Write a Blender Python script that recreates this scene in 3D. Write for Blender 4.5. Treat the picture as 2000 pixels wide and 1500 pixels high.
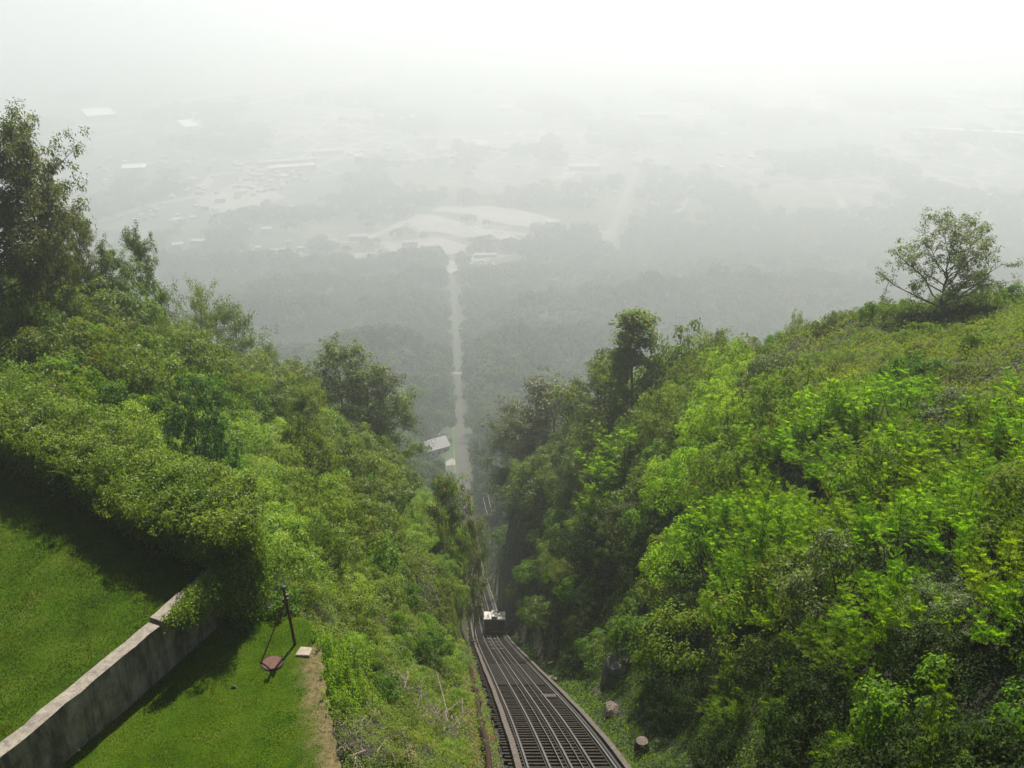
import bpy, math, random
import numpy as np
from mathutils import Vector, Matrix

# ------------------------------------------------------------------ camera, light, exposure
FPX, PITCH = 1944.0, math.radians(24.8)
SUN_EL, SUN_AZ = 50.0, 11.0            # elevation; degrees to the right of straight ahead (+Y)
sc = bpy.context.scene
for o in list(bpy.data.objects):
    bpy.data.objects.remove(o)
cam_d = bpy.data.cameras.new('camera'); cam = bpy.data.objects.new('camera', cam_d)
sc.collection.objects.link(cam); sc.camera = cam
cam.location = (0, 0, 0); cam.rotation_euler = (math.pi/2 - PITCH, 0, 0)
cam_d.sensor_width = 36; cam_d.lens = 36*FPX/2000
cam_d.clip_start = 0.5; cam_d.clip_end = 30000
w = bpy.data.worlds.new('World'); sc.world = w; w.use_nodes = True
nt = w.node_tree; bg = nt.nodes['Background']
sky = nt.nodes.new('ShaderNodeTexSky'); sky.sky_type = 'NISHITA'; sky.sun_disc = False
sky.sun_elevation = math.radians(SUN_EL); sky.sun_rotation = math.radians(SUN_AZ)
sky.dust_density = 3.0; sky.air_density = 1.0; sky.altitude = 600
nt.links.new(sky.outputs[0], bg.inputs[0]); bg.inputs[1].default_value = 0.05
sl = bpy.data.lights.new('sun', 'SUN'); sl.energy = 4.8; sl.angle = math.radians(0.6); sl.color = (1, 0.95, 0.85)
sun = bpy.data.objects.new('sun', sl); sc.collection.objects.link(sun)
_e, _a = math.radians(SUN_EL), math.radians(SUN_AZ)
sdir = Vector((math.sin(_a)*math.cos(_e), math.cos(_a)*math.cos(_e), math.sin(_e)))
sun.rotation_euler = sdir.to_track_quat('Z', 'Y').to_euler()
sc.view_settings.view_transform = 'Standard'; sc.view_settings.look = 'None'
sc.view_settings.exposure = 0.90; sc.view_settings.gamma = 1
cy = sc.cycles
cy.max_bounces = 6; cy.diffuse_bounces = 3; cy.glossy_bounces = 1; cy.transmission_bounces = 3
cy.volume_bounces = 2; cy.transparent_max_bounces = 4; cy.caustics_reflective = False; cy.caustics_refractive = False
cy.use_denoising = True; cy.sample_clamp_indirect = 3.0

HAZE_DENSITY = 0.00088
HAZE_G = 0.64

C = sc.collection
rng = np.random.default_rng(7); random.seed(7)
CP, SP = math.cos(PITCH), math.sin(PITCH)

# ------------------------------------------------------------------ helpers
def at(px, py, Y):
    """world point on the ray of a photograph pixel at forward distance Y."""
    dx = (px-1000)/FPX; u = (750-py)/FPX
    d = (dx, CP+u*SP, -SP+u*CP); s = Y/d[1]
    return np.array((d[0]*s, Y, d[2]*s))
def atz(px, py, z):
    dx = (px-1000)/FPX; u = (750-py)/FPX
    d = (dx, CP+u*SP, -SP+u*CP); s = z/d[2]
    return np.array((d[0]*s, d[1]*s, z))
def proj(X, Y, Z):
    dep = Y*CP - Z*SP; up = Y*SP + Z*CP
    return 1000+FPX*X/dep, 750-FPX*up/dep, dep

def link(o, parent=None):
    C.objects.link(o)
    if parent is not None: o.parent = parent
    return o
def tag(o, label=None, cat=None, group=None, kind=None):
    if label: o['label'] = label
    if cat: o['category'] = cat
    if group: o['group'] = group
    if kind: o['kind'] = kind
    return o
def empty(name, loc, rz=0):
    o = bpy.data.objects.new(name, None); o.location = loc; o.rotation_euler = (0, 0, rz); o.empty_display_size = .2
    return link(o)

def np_mesh(name, V, F, mat, smooth=False):
    """V (n,3), F (m,4) or (m,3) arrays -> mesh"""
    V = np.asarray(V, np.float32); F = np.asarray(F, np.int32); k = F.shape[1]
    me = bpy.data.meshes.new(name)
    me.vertices.add(len(V)); me.vertices.foreach_set('co', V.ravel())
    me.loops.add(F.size); me.loops.foreach_set('vertex_index', F.ravel())
    me.polygons.add(len(F)); me.polygons.foreach_set('loop_start', np.arange(0, F.size, k, dtype=np.int32))
    if smooth: me.polygons.foreach_set('use_smooth', np.ones(len(F), bool))
    me.update(calc_edges=True)
    if mat: me.materials.append(mat)
    return me
def mesh_obj(name, me, parent=None):
    return link(bpy.data.objects.new(name, me), parent)

class MB:
    """collects solid shapes into one mesh"""
    def __init__(s): s.v = []; s.f = []
    def add(s, vs, fs):
        b = len(s.v); s.v += [tuple(map(float, v)) for v in vs]; s.f += [tuple(i+b for i in f) for f in fs]
    def box(s, c, sz, rz=0, taper=1.0):
        hx, hy, hz = sz[0]/2, sz[1]/2, sz[2]/2; vs = []
        for z, t in ((-hz, 1), (hz, taper)):
            for x, y in ((-hx, -hy), (hx, -hy), (hx, hy), (-hx, hy)):
                X, Y = x*t, y*t
                vs.append((c[0]+X*math.cos(rz)-Y*math.sin(rz), c[1]+X*math.sin(rz)+Y*math.cos(rz), c[2]+z))
        s.add(vs, [(3, 2, 1, 0), (4, 5, 6, 7), (0, 1, 5, 4), (1, 2, 6, 5), (2, 3, 7, 6), (3, 0, 4, 7)])
    def tube(s, pts, rad, n=6, cap=True):
        pts = [np.array(p, float) for p in pts]
        if not hasattr(rad, '__len__'): rad = [rad]*len(pts)
        rings = []
        for i, p in enumerate(pts):
            d = pts[min(i+1, len(pts)-1)]-pts[max(i-1, 0)]; d = d/(np.linalg.norm(d)+1e-9)
            a = np.cross(d, (0, 0, 1.0)) if abs(d[2]) < .95 else np.cross(d, (1.0, 0, 0)); a /= np.linalg.norm(a); b = np.cross(d, a)
            rings.append([p+rad[i]*(math.cos(2*math.pi*k/n)*a+math.sin(2*math.pi*k/n)*b) for k in range(n)])
        vs = [v for r in rings for v in r]; fs = []
        for i in range(len(pts)-1):
            for k in range(n):
                fs.append((i*n+k, i*n+(k+1) % n, (i+1)*n+(k+1) % n, (i+1)*n+k))
        if cap: fs += [tuple(range(n))[::-1], tuple((len(pts)-1)*n+k for k in range(n))]
        s.add(vs, fs)
    def prism(s, poly, z0, z1):
        n = len(poly); vs = [(x, y, z0) for x, y in poly]+[(x, y, z1) for x, y in poly]
        s.add(vs, [tuple(range(n))[::-1], tuple(range(n, 2*n))]+[(i, (i+1) % n, n+(i+1) % n, n+i) for i in range(n)])
    def build(s, name, mat, parent=None, smooth=False, bevel=0):
        me = bpy.data.meshes.new(name); me.from_pydata(s.v, [], s.f); me.update(); me.materials.append(mat)
        if smooth: me.polygons.foreach_set('use_smooth', np.ones(len(me.polygons), bool))
        o = mesh_obj(name, me, parent)
        if bevel:
            m = o.modifiers.new('bevel', 'BEVEL'); m.width = bevel; m.segments = 2; m.limit_method = 'ANGLE'
        return o

# ------------------------------------------------------------------ materials
def mat(name):
    m = bpy.data.materials.new(name); m.use_nodes = True
    return m, m.node_tree, m.node_tree.nodes['Principled BSDF']
def ramp(t, src, stops, interp='LINEAR'):
    r = t.nodes.new('ShaderNodeValToRGB'); e = r.color_ramp; e.interpolation = interp
    e.elements[0].position, e.elements[0].color = stops[0][0], (*stops[0][1], 1)
    e.elements[1].position, e.elements[1].color = stops[-1][0], (*stops[-1][1], 1)
    for p, c in stops[1:-1]:
        k = e.elements.new(p); k.color = (*c, 1)
    t.links.new(src, r.inputs[0]); return r.outputs[0]
def noise(t, scale, detail=4, rough=.6, coord='Object', w=None, vec=None):
    n = t.nodes.new('ShaderNodeTexNoise'); n.inputs['Scale'].default_value = scale
    n.inputs['Detail'].default_value = detail; n.inputs['Roughness'].default_value = rough
    if vec is None:
        tc = t.nodes.new('ShaderNodeTexCoord'); vec = tc.outputs[coord]
    t.links.new(vec, n.inputs['Vector']); return n.outputs[0]
def mixc(t, fac, a, b, mode='MIX'):
    m = t.nodes.new('ShaderNodeMix'); m.data_type = 'RGBA'; m.blend_type = mode
    for s, v in ((0, fac), (6, a), (7, b)):
        if hasattr(v, 'links'): t.links.new(v, m.inputs[s])
        else: m.inputs[s].default_value = v if s == 0 else (*v, 1)
    return m.outputs[2]
def bump(t, p, src, strength=.5, dist=.05):
    b = t.nodes.new('ShaderNodeBump'); b.inputs['Strength'].default_value = strength; b.inputs['Distance'].default_value = dist
    t.links.new(src, b.inputs['Height']); t.links.new(b.outputs[0], p.inputs['Normal'])

def leaf_mat(name, cols, trans=.38, tcol=1.6, rough=.5, spec=.35, accent=None, patch=(.35, (.86, .9, .9), (1.2, 1.06, 1.0))):
    """cols: dark..light leaf colours; each leaf and each plant draws its own."""
    m, t, p = mat(name)
    geo = t.nodes.new('ShaderNodeNewGeometry'); oi = t.nodes.new('ShaderNodeObjectInfo')
    st = [(i/(len(cols)-1), c) for i, c in enumerate(cols)]
    if accent: st = [(a*(1-accent[1]), c) for a, c in st]+[(1-accent[1]*.7, accent[0]), (1, accent[0])]
    c1 = ramp(t, geo.outputs['Random Per Island'], st)
    hs = t.nodes.new('ShaderNodeHueSaturation'); t.links.new(c1, hs.inputs['Color'])
    mr = t.nodes.new('ShaderNodeMapRange'); mr.inputs['To Min'].default_value = .478; mr.inputs['To Max'].default_value = .503
    t.links.new(oi.outputs['Random'], mr.inputs['Value']); t.links.new(mr.outputs[0], hs.inputs['Hue'])
    mu = t.nodes.new('ShaderNodeMath'); mu.operation = 'MULTIPLY'; mu.inputs[1].default_value = 7.31
    fr = t.nodes.new('ShaderNodeMath'); fr.operation = 'FRACT'
    t.links.new(oi.outputs['Random'], mu.inputs[0]); t.links.new(mu.outputs[0], fr.inputs[0])
    mr2 = t.nodes.new('ShaderNodeMapRange'); mr2.inputs['To Min'].default_value = .78; mr2.inputs['To Max'].default_value = 1.16
    t.links.new(fr.outputs[0], mr2.inputs['Value']); t.links.new(mr2.outputs[0], hs.inputs['Value'])
    tp = ramp(t, noise(t, patch[0], 4, .65, vec=geo.outputs['Position']), [(.36, patch[1]), (.64, patch[2])])
    hcol = mixc(t, 1.0, hs.outputs[0], tp, 'MULTIPLY'); t.links.new(hcol, p.inputs['Base Color'])
    p.inputs['Roughness'].default_value = rough; p.inputs['Specular IOR Level'].default_value = spec
    tr = t.nodes.new('ShaderNodeBsdfTranslucent')
    tc = mixc(t, 1.0, hcol, (tcol, tcol*1.05, tcol*.45), 'MULTIPLY'); t.links.new(tc, tr.inputs[0])
    mx = t.nodes.new('ShaderNodeMixShader'); mx.inputs[0].default_value = trans
    t.links.new(p.outputs[0], mx.inputs[1]); t.links.new(tr.outputs[0], mx.inputs[2])
    t.links.new(mx.outputs[0], t.nodes['Material Output'].inputs['Surface'])
    return m
def plain(name, col, rough=.7, var=.25, scale=6, metallic=0, bmp=.0):
    m, t, p = mat(name)
    n = noise(t, scale, 5, .65)
    lo = tuple(c*(1-var) for c in col); hi = tuple(min(1, c*(1+var)) for c in col)
    t.links.new(ramp(t, n, [(.3, lo), (.7, hi)]), p.inputs['Base Color'])
    p.inputs['Roughness'].default_value = rough; p.inputs['Metallic'].default_value = metallic
    if rough >= .7: p.inputs['Specular IOR Level'].default_value = .15
    if bmp: bump(t, p, n, bmp, .03)
    return m

L = {}
L['locust'] = leaf_mat('locust_leaves', [(.085, .185, .004), (.15, .295, .006), (.22, .40, .012)], .43, 1.65, .6, .1)
L['locust_dull'] = leaf_mat('locust_dull_leaves', [(.055, .11, .005), (.095, .165, .007), (.14, .21, .010)], .42, 1.6, .6, .15, accent=((.22, .15, .02), .03))
L['frond'] = leaf_mat('frond_leaves', [(.05, .125, .004), (.085, .195, .006), (.125, .265, .010)], .38, 1.5, .6, .1)
L['vine'] = leaf_mat('vine_leaves', [(.06, .14, .005), (.115, .23, .009), (.18, .31, .016), (.25, .37, .035)], .45, 1.5, .5, .3)
L['ivy'] = leaf_mat('ivy_leaves', [(.04, .10, .004), (.07, .16, .006), (.12, .24, .012)], .43, 1.6, .55, .12)
L['dark'] = leaf_mat('dark_leaves', [(.008, .022, .003), (.016, .038, .005), (.035, .065, .009)], .3, 1.5, .6, .08)  # leaf colour darkened to deepen the shade on the right bank
L['greygreen'] = leaf_mat('grey_green_leaves', [(.05, .09, .02), (.085, .135, .035), (.14, .19, .06)], .28, 1.3, .5, .2)
L['olive'] = leaf_mat('olive_leaves', [(.05, .092, .006), (.085, .15, .010), (.14, .225, .018)], .42, 1.5, .5, .25)
L['oak'] = leaf_mat('oak_leaves', [(.04, .065, .006), (.07, .105, .011), (.115, .16, .022)], .4, 1.5, .5, .3, accent=((.15, .07, .02), .05))
L['sumac'] = leaf_mat('sumac_leaves', [(.055, .11, .006), (.09, .16, .01), (.13, .20, .014)], .42, 1.6, .6, .2, accent=((.34, .13, .01), .05))
L['emerald'] = leaf_mat('emerald_leaves', [(.012, .065, .010), (.02, .10, .014), (.045, .15, .025)], .33, 1.5, .5, .2)
L['scrub'] = leaf_mat('scrub_leaves', [(.055, .105, .006), (.095, .165, .010), (.15, .22, .018)], .4, 1.5, .6, .2, accent=((.20, .12, .05), .06))
L['mead'] = leaf_mat('meadow_leaves', [(.07, .135, .008), (.11, .20, .012), (.16, .27, .02)], .38, 1.5, .7, .1, accent=((.20, .10, .035), .07), patch=(.16, (.8, .9, .9), (1.15, 1.0, 1.0)))
L['far'] = leaf_mat('forest_leaves', [(.014, .036, .004), (.028, .070, .007), (.055, .12, .012)], .2, 1.3, .7, .1, patch=(.045, (.6, .68, .6), (1.45, 1.35, 1.2)))
L['limey'] = leaf_mat('lime_leaves', [(.14, .22, .02), (.20, .28, .03), (.25, .33, .04)], .3, 1.4)
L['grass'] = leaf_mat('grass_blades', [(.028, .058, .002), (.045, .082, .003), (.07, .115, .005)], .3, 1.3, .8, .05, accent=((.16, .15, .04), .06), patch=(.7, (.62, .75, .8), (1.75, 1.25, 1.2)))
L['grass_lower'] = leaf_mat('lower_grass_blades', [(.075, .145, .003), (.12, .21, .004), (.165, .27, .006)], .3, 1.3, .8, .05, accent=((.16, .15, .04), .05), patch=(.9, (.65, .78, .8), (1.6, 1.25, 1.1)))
L['drygrass'] = leaf_mat('dry_blades', [(.12, .12, .05), (.2, .17, .09), (.3, .24, .14)], .3, 1.2, .7, .2)
L['litter'] = leaf_mat('dead_leaves', [(.13, .05, .02), (.22, .09, .035), (.32, .16, .06)], .15, 1.2, .7, .2)
M = {}
M['bark'] = plain('bark', (.07, .055, .045), .9, .4, 9, bmp=.5)
M['greybark'] = plain('grey_bark', (.16, .14, .12), .9, .35, 9, bmp=.4)
M['deadwood'] = plain('dead_wood', (.27, .22, .18), .9, .3, 9)
M['rust'] = plain('rusty_steel', (.028, .012, .008), .7, .5, 14, bmp=.3)
M['postrust'] = plain('post_rust', (.075, .026, .017), .8, .5, 14, bmp=.3)
M['rustlight'] = plain('rust_brace', (.17, .06, .03), .75, .45, 14)
M['sleeper'] = plain('tarred_shaded_sleeper', (.03, .025, .02), .85, .5, 5, bmp=.4)  # tar tone darkened further to stand in for shade from the bank
M['board'] = plain('wet_board', (.016, .014, .012), .85, .5, 5, bmp=.3)  # darker than the sleepers
M['timber'] = plain('weathered_timber', (.085, .07, .06), .8, .35, 5, bmp=.4)
M['rail'] = plain('rail_steel', (.075, .068, .062), .6, .35, 8, .0)
M['cable'] = plain('cable_steel', (.09, .075, .07), .6, .3, 8, .2)
M['ballast'] = plain('ballast', (.05, .042, .035), .95, .6, 7, bmp=.8)
M['manhole'] = plain('manhole_iron', (.11, .06, .045), .85, .35, 12, bmp=.5)
M['rock'] = plain('limestone', (.16, .155, .14), .9, .5, 3.5, bmp=.8)
M['rockpink'] = plain('pinkish_rock', (.12, .095, .08), .9, .45, 5, bmp=.7)
M['slab'] = plain('stone_slab', (.30, .25, .2), .9, .25, 5, bmp=.4)
M['cream'] = plain('cream_paint', (.38, .37, .31), .6, .12, 2)
M['white'] = plain('white_paint', (.30, .295, .27), .6, .08, 2)
M['carbody'] = plain('dark_red_panel', (.17, .105, .085), .5, .4, 4)
M['blueband'] = plain('blue_band', (.10, .11, .32), .4, .1, 3)
M['glass'] = plain('dark_glass', (.09, .10, .11), .12, .1, 2)
M['black'] = plain('black_steel', (.02, .02, .02), .5, .3, 5)
M['metalroof'] = plain('metal_roof', (.34, .33, .32), .5, .1, 1.2)
M['wall'] = plain('pale_siding', (.42, .4, .37), .8, .1, 1)
M['asphalt'] = plain('asphalt', (.15, .14, .13), .9, .2, .02)
M['concrete_lot'] = plain('pale_lot', (.25, .23, .21), .9, .2, .03)
M['whiteroof'] = plain('white_roof', (.42, .40, .38), .7, .08, .02)
M['brightroof'] = plain('bright_roof', (.7, .66, .64), .7, .05, .02)
M['greyroof'] = plain('grey_roof', (.26, .25, .25), .7, .15, .03)
M['brickwall'] = plain('far_wall', (.3, .25, .22), .85, .2, .1)
M['carwhite'] = plain('white_car_paint', (.85, .85, .85), .25, .03, 1)
M['cargrey'] = plain('grey_car_paint', (.35, .36, .38), .3, .05, 1)
M['carblue'] = plain('blue_car_paint', (.10, .2, .5), .25, .05, 1)
M['rubber'] = plain('rubber', (.02, .02, .02), .8, .2, 1)
M['wire'] = plain('wire_alloy', (.4, .4, .4), .5, .1, 1, .5)

# ------------------------------------------------------------------ terrain heights
PR_Y = np.array([-60, -10, 25, 93.5, 190, 290, 440, 750, 1120, 1370, 1600, 20000.])
PR_Z = np.array([-2, -5, -25.8, -75.6, -133, -182, -237, -323, -396, -438, -440, -440.])
def smooth_prof():
    ys = np.concatenate([np.arange(-80, 1800, 2.0), np.array([20000.])])
    z = np.interp(ys, PR_Y, PR_Z)
    k = np.ones(13)/13; zz = z.copy(); zz[6:-7] = np.convolve(z, k, 'same')[6:-7]
    far = np.convolve(z, np.ones(41)/41, 'same'); m = (ys > 220) & (ys < 1700); zz[m] = far[m]
    return ys, zz
_py, _pz = smooth_prof()
def ztrack(Y): return np.interp(Y, _py, _pz)
def xtrack(Y):
    Y = np.asarray(Y, float); t_ = np.clip((Y-22)/66, 0, 1)
    return 1.6 - 0.0645*(Y-25) + .5*(1-t_*t_*(3-2*t_))

ANCH = [  # ground seen through pixel (x, y) at forward distance Y
 # right bank
 (2000,1500,11),(1700,1500,14.5),(1450,1500,19),(1290,1500,23.6),
 (2000,1300,14),(1700,1300,18.5),(1500,1300,24),(1350,1300,31),(1230,1300,41),(1130,1300,50),
 (1300,1400,29),(1150,1400,35),
 (2000,1100,18),(1700,1100,24),(1500,1100,31),(1350,1100,40),(1220,1100,54),(1120,1100,72),(1040,1130,92),
 (2000,900,27),(1700,900,34),(1500,900,42),(1350,900,52),(1220,900,70),(1120,900,98),(1030,980,120),
 (2000,760,37),(1750,760,44),(1550,760,54),(1400,760,66),(1280,780,82),(1170,820,108),
 (2000,620,57),(1870,612,60),(1700,618,63),(1560,650,69),(1430,690,80),(1300,730,92),
 # left bank
 (0,800,42),(200,880,39.5),(400,960,37),(500,1060,34),
 (600,1200,32.5),(700,1200,38),(800,1200,50),(890,1200,78),
 (640,1400,25.6),(800,1400,30),(900,1400,33.6),(700,1300,33),(800,1300,42),(890,1300,54),
 (650,1500,23.4),(800,1500,24.3),(900,1500,24.8),
 (600,1080,37),(700,1100,43),(800,1100,56),(870,1100,78),
 (500,950,41),(600,950,49),(700,960,61),(800,980,80),(870,1010,108),
 (300,780,50),(450,790,58),(600,830,72),(700,860,90),
 (0,640,52),(200,640,60),(350,680,68),(480,740,80),(600,790,95),(0,560,58),(100,540,64),
]
WANCH = [  # (X, Y, height above the track profile)
 (60,60,34),(60,100,24),(38,100,19),(25,125,14),(70,20,25),(50,-10,12),(15,-10,-1),(0,-20,0),(-30,-10,6),
 (60,150,12),(30,170,5),(0,170,3),(15,220,2),(60,220,4),(100,100,22),(100,200,6),(100,10,24),
 (-45,70,27),(-60,100,24),(-30,105,17),(-20,130,8),(-45,150,10),(-60,40,22),(-50,10,14),(-25,180,2),(-60,200,4),
 (-90,60,28),(-90,150,12),(-90,250,0),(0,270,0),(60,280,0),(100,280,0),(-50,270,0),(-90,0,8),(100,-40,8),(-90,-40,6),(0,-40,0),
]
pts, res = [], []
for px, py, Y in ANCH:
    p = at(px, py, Y); off = (1.5 if py < 1180 or px > 1000 else .5) if not (px >= 1550 and py < 780) else .15
    pts.append((p[0], p[1])); res.append(p[2]-off-ztrack(Y))
for X, Y, h in WANCH: pts.append((X, Y)); res.append(h)
pts = np.array(pts, float); res = np.array(res, float)
def _phi(r): return r          # biharmonic-like, no overshoot
_A = _phi(np.linalg.norm(pts[:, None]-pts[None], axis=2)) + np.eye(len(pts))*0.3
_n = len(pts); _K = np.zeros((_n+1, _n+1)); _K[:_n, :_n] = _A; _K[:_n, _n] = 1; _K[_n, :_n] = 1
_w = np.linalg.solve(_K, np.append(res, 0))
GX = np.arange(-95, 106, 1.0); GY = np.arange(-45, 301, 1.0)
_gx, _gy = np.meshgrid(GX, GY)
_R = np.zeros(_gx.shape)
for i in range(_n): _R += _w[i]*_phi(np.hypot(_gx-pts[i, 0], _gy-pts[i, 1]))
_R += _w[_n]
def sstep(a, b, x):
    t = np.clip((x-a)/(b-a), 0, 1); return t*t*(3-2*t)
_edge = sstep(-95, -75, _gx)*sstep(105, 85, _gx)*sstep(300, 250, _gy)*sstep(-45, -38, _gy)
_R *= _edge

def fbm(X, Y, s, seed=0):
    X = np.asarray(X, float); Y = np.asarray(Y, float); o = np.zeros(np.broadcast(X, Y).shape); a = 1.
    r = np.random.default_rng(seed)
    for k in range(5):
        for _ in range(3):
            th = r.uniform(0, math.pi*2); f = 2*math.pi/s*(1.9**k)*r.uniform(.7, 1.3); ph = r.uniform(0, 6.28)
            o += a*np.sin(f*(X*math.cos(th)+Y*math.sin(th))+ph)/3
        a *= .52
    return o
# lawn outlines (world XY)
WALL_A, WALL_B = np.array((-16.6, 18.0)), np.array((-10.9, 30.4))
Z_LOW, Z_UP = -24.0, -22.1
LOWER = [(-16.9, 18.0), (-11.2, 30.4), (-9.6, 31.2), (-7.4, 30.3), (-6.8, 28.0), (-6.1, 25.5), (-5.4, 23.2), (-4.7, 18)]
UPPER = [(-40, 18.0), (-16.9, 18.0), (-11.1, 30.6), (-13.5, 33.2), (-18.5, 36.6), (-24.5, 40.4), (-40, 49.0)]
def inpoly(X, Y, poly):
    X = np.asarray(X, float); Y = np.asarray(Y, float); ins = np.zeros(np.broadcast(X, Y).shape, bool)
    n = len(poly)
    for i in range(n):
        x0, y0 = poly[i]; x1, y1 = poly[(i+1) % n]
        c = ((y0 > Y) != (y1 > Y)) & (X < (x1-x0)*(Y-y0)/((y1-y0) or 1e-9)+x0)
        ins ^= c
    return ins
def grow(poly, d):
    c = np.mean(poly, axis=0); out = []
    for p in poly:
        v = np.array(p)-c; out.append(tuple(np.array(p)+v/np.linalg.norm(v)*d))
    return out
LOWER_G, UPPER_G = grow(LOWER, .5), grow(UPPER, .5)
def H(X, Y, lawns=True):
    X = np.asarray(X, float); Y = np.asarray(Y, float)
    base = ztrack(Y)
    fx = np.clip((X-GX[0]), 0, len(GX)-1.001); fy = np.clip((Y-GY[0]), 0, len(GY)-1.001)
    ix = fx.astype(int); iy = fy.astype(int); ax = fx-ix; ay = fy-iy
    r = (_R[iy, ix]*(1-ax)+_R[iy, ix+1]*ax)*(1-ay)+(_R[iy+1, ix]*(1-ax)+_R[iy+1, ix+1]*ax)*ay
    inside = (X > GX[0]) & (X < GX[-1]) & (Y > GY[0]) & (Y < GY[-1])
    r = np.where(inside, r, 0)
    near = sstep(400, 200, Y)
    n = fbm(X, Y, 14, 3)*.45*near + fbm(X, Y, 240, 5)*17*sstep(150, 420, Y)*sstep(1500, 1150, Y) + fbm(X, Y, 70, 8)*5*sstep(200, 420, Y)*sstep(1500, 1150, Y)
    u = np.abs(X-xtrack(Y))
    wid = np.where(Y < 200, 2.7, 4.5); wide2 = np.where(Y < 200, 4.6, 34.)
    k = sstep(wid, wide2, u)
    z = base + (r+n)*k - .42*(1-sstep(2.6, 3.4, u))*(Y < 1500)
    if lawns:
        z = np.where(inpoly(X, Y, LOWER_G), np.minimum(z, Z_LOW-.35), z)
        z = np.where(inpoly(X, Y, UPPER_G), np.minimum(z, Z_UP-.6), z)
    return z
def hz(x, y): return float(H(x, y))
def ground_at(px, py, y0=6, y1=1500, n=1500):
    Y = np.geomspace(y0, y1, n)
    dx = (px-1000)/FPX; u = (750-py)/FPX
    d = np.array((dx, CP+u*SP, -SP+u*CP)); s = Y/d[1]
    k = np.nonzero(d[2]*s < H(d[0]*s, Y))[0]
    i = k[0] if len(k) else n-1
    return np.array((d[0]*s[i], Y[i], hz(d[0]*s[i], Y[i])))

# ground sheet: one grid, fine near, coarse far
gx = np.concatenate([-np.geomspace(110, 8500, 60)[::-1], np.arange(-109, 110, .9), np.geomspace(110.5, 8500, 60)])
gy = np.concatenate([np.arange(-60, 6, 3.), np.arange(6, 130, .75), np.arange(131, 320, 3.), np.arange(325, 1700, 12.), np.geomspace(1720, 9500, 40)])
XX, YY = np.meshgrid(gx, gy); ZZ = H(XX, YY)
V = np.stack([XX, YY, ZZ], -1).reshape(-1, 3); nx, ny = len(gx), len(gy)
ii, jj = np.meshgrid(np.arange(nx-1), np.arange(ny-1)); q = (jj*nx+ii).ravel()
F = np.stack([q, q+1, q+1+nx, q+nx], 1)
m, t, p = mat('hillside_and_valley_ground')
geo = t.nodes.new('ShaderNodeNewGeometry'); sep = t.nodes.new('ShaderNodeSeparateXYZ'); t.links.new(geo.outputs['Position'], sep.inputs[0])
pos = geo.outputs['Position']
soil = ramp(t, noise(t, 1.3, 6, .7, vec=pos), [(.3, (.012, .014, .006)), (.55, (.028, .028, .013)), (.75, (.042, .035, .022))])
# valley floor: woods, fields, built-up blocks
woods = ramp(t, noise(t, .012, 5, .65, vec=pos), [(.35, (.018, .035, .010)), (.65, (.045, .07, .022))])
vor = t.nodes.new('ShaderNodeTexVoronoi'); vor.inputs['Scale'].default_value = .018; t.links.new(pos, vor.inputs['Vector'])
vc = t.nodes.new('ShaderNodeSeparateColor'); t.links.new(vor.outputs['Color'], vc.inputs[0])
town = ramp(t, vc.outputs[0], [(0, (.04, .06, .035)), (.45, (.07, .08, .06)), (.7, (.12, .12, .10)), (.9, (.2, .18, .17)), (1, (.28, .26, .24))], 'CONSTANT')
vo2 = t.nodes.new('ShaderNodeTexVoronoi'); vo2.inputs['Scale'].default_value = .05; t.links.new(pos, vo2.inputs['Vector'])
vs2 = t.nodes.new('ShaderNodeSeparateColor'); t.links.new(vo2.outputs['Color'], vs2.inputs[0])
fine = ramp(t, vs2.outputs[1], [(0, (.35, .42, .35)), (.5, (.9, .9, .85)), (.72, (1.3, 1.25, 1.2)), (.9, (2.0, 1.9, 1.85)), (1, (2.4, 2.3, 2.2))], 'CONSTANT')
vo3 = t.nodes.new('ShaderNodeTexVoronoi'); vo3.feature = 'DISTANCE_TO_EDGE'; vo3.inputs['Scale'].default_value = .009; t.links.new(pos, vo3.inputs['Vector'])
street = ramp(t, vo3.outputs['Distance'], [(.0, (1, 1, 1)), (.035, (1, 1, 1)), (.05, (0, 0, 0))])
town = mixc(t, street, mixc(t, .9, town, fine, 'MULTIPLY'), (.24, .22, .2))
tm = ramp(t, noise(t, .0016, 4, .6, vec=pos), [(.46, (0, 0, 0)), (.56, (1, 1, 1))])
valley = mixc(t, tm, woods, town)
far = t.nodes.new('ShaderNodeMapRange'); far.inputs['From Min'].default_value = 1350; far.inputs['From Max'].default_value = 1600
t.links.new(sep.outputs['Y'], far.inputs['Value'])
wm = t.nodes.new('ShaderNodeMapRange'); wm.inputs['From Min'].default_value = 120; wm.inputs['From Max'].default_value = 260
t.links.new(sep.outputs['Y'], wm.inputs['Value'])
lowsoil = mixc(t, wm.outputs[0], soil, woods)
t.links.new(mixc(t, far.outputs[0], lowsoil, valley), p.inputs['Base Color']); p.inputs['Roughness'].default_value = .95
bump(t, p, noise(t, 2.5, 6, .7, vec=pos), .6, .15)
g = mesh_obj('ground', np_mesh('ground', V, F, m, True)); g['kind'] = 'structure'

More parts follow.
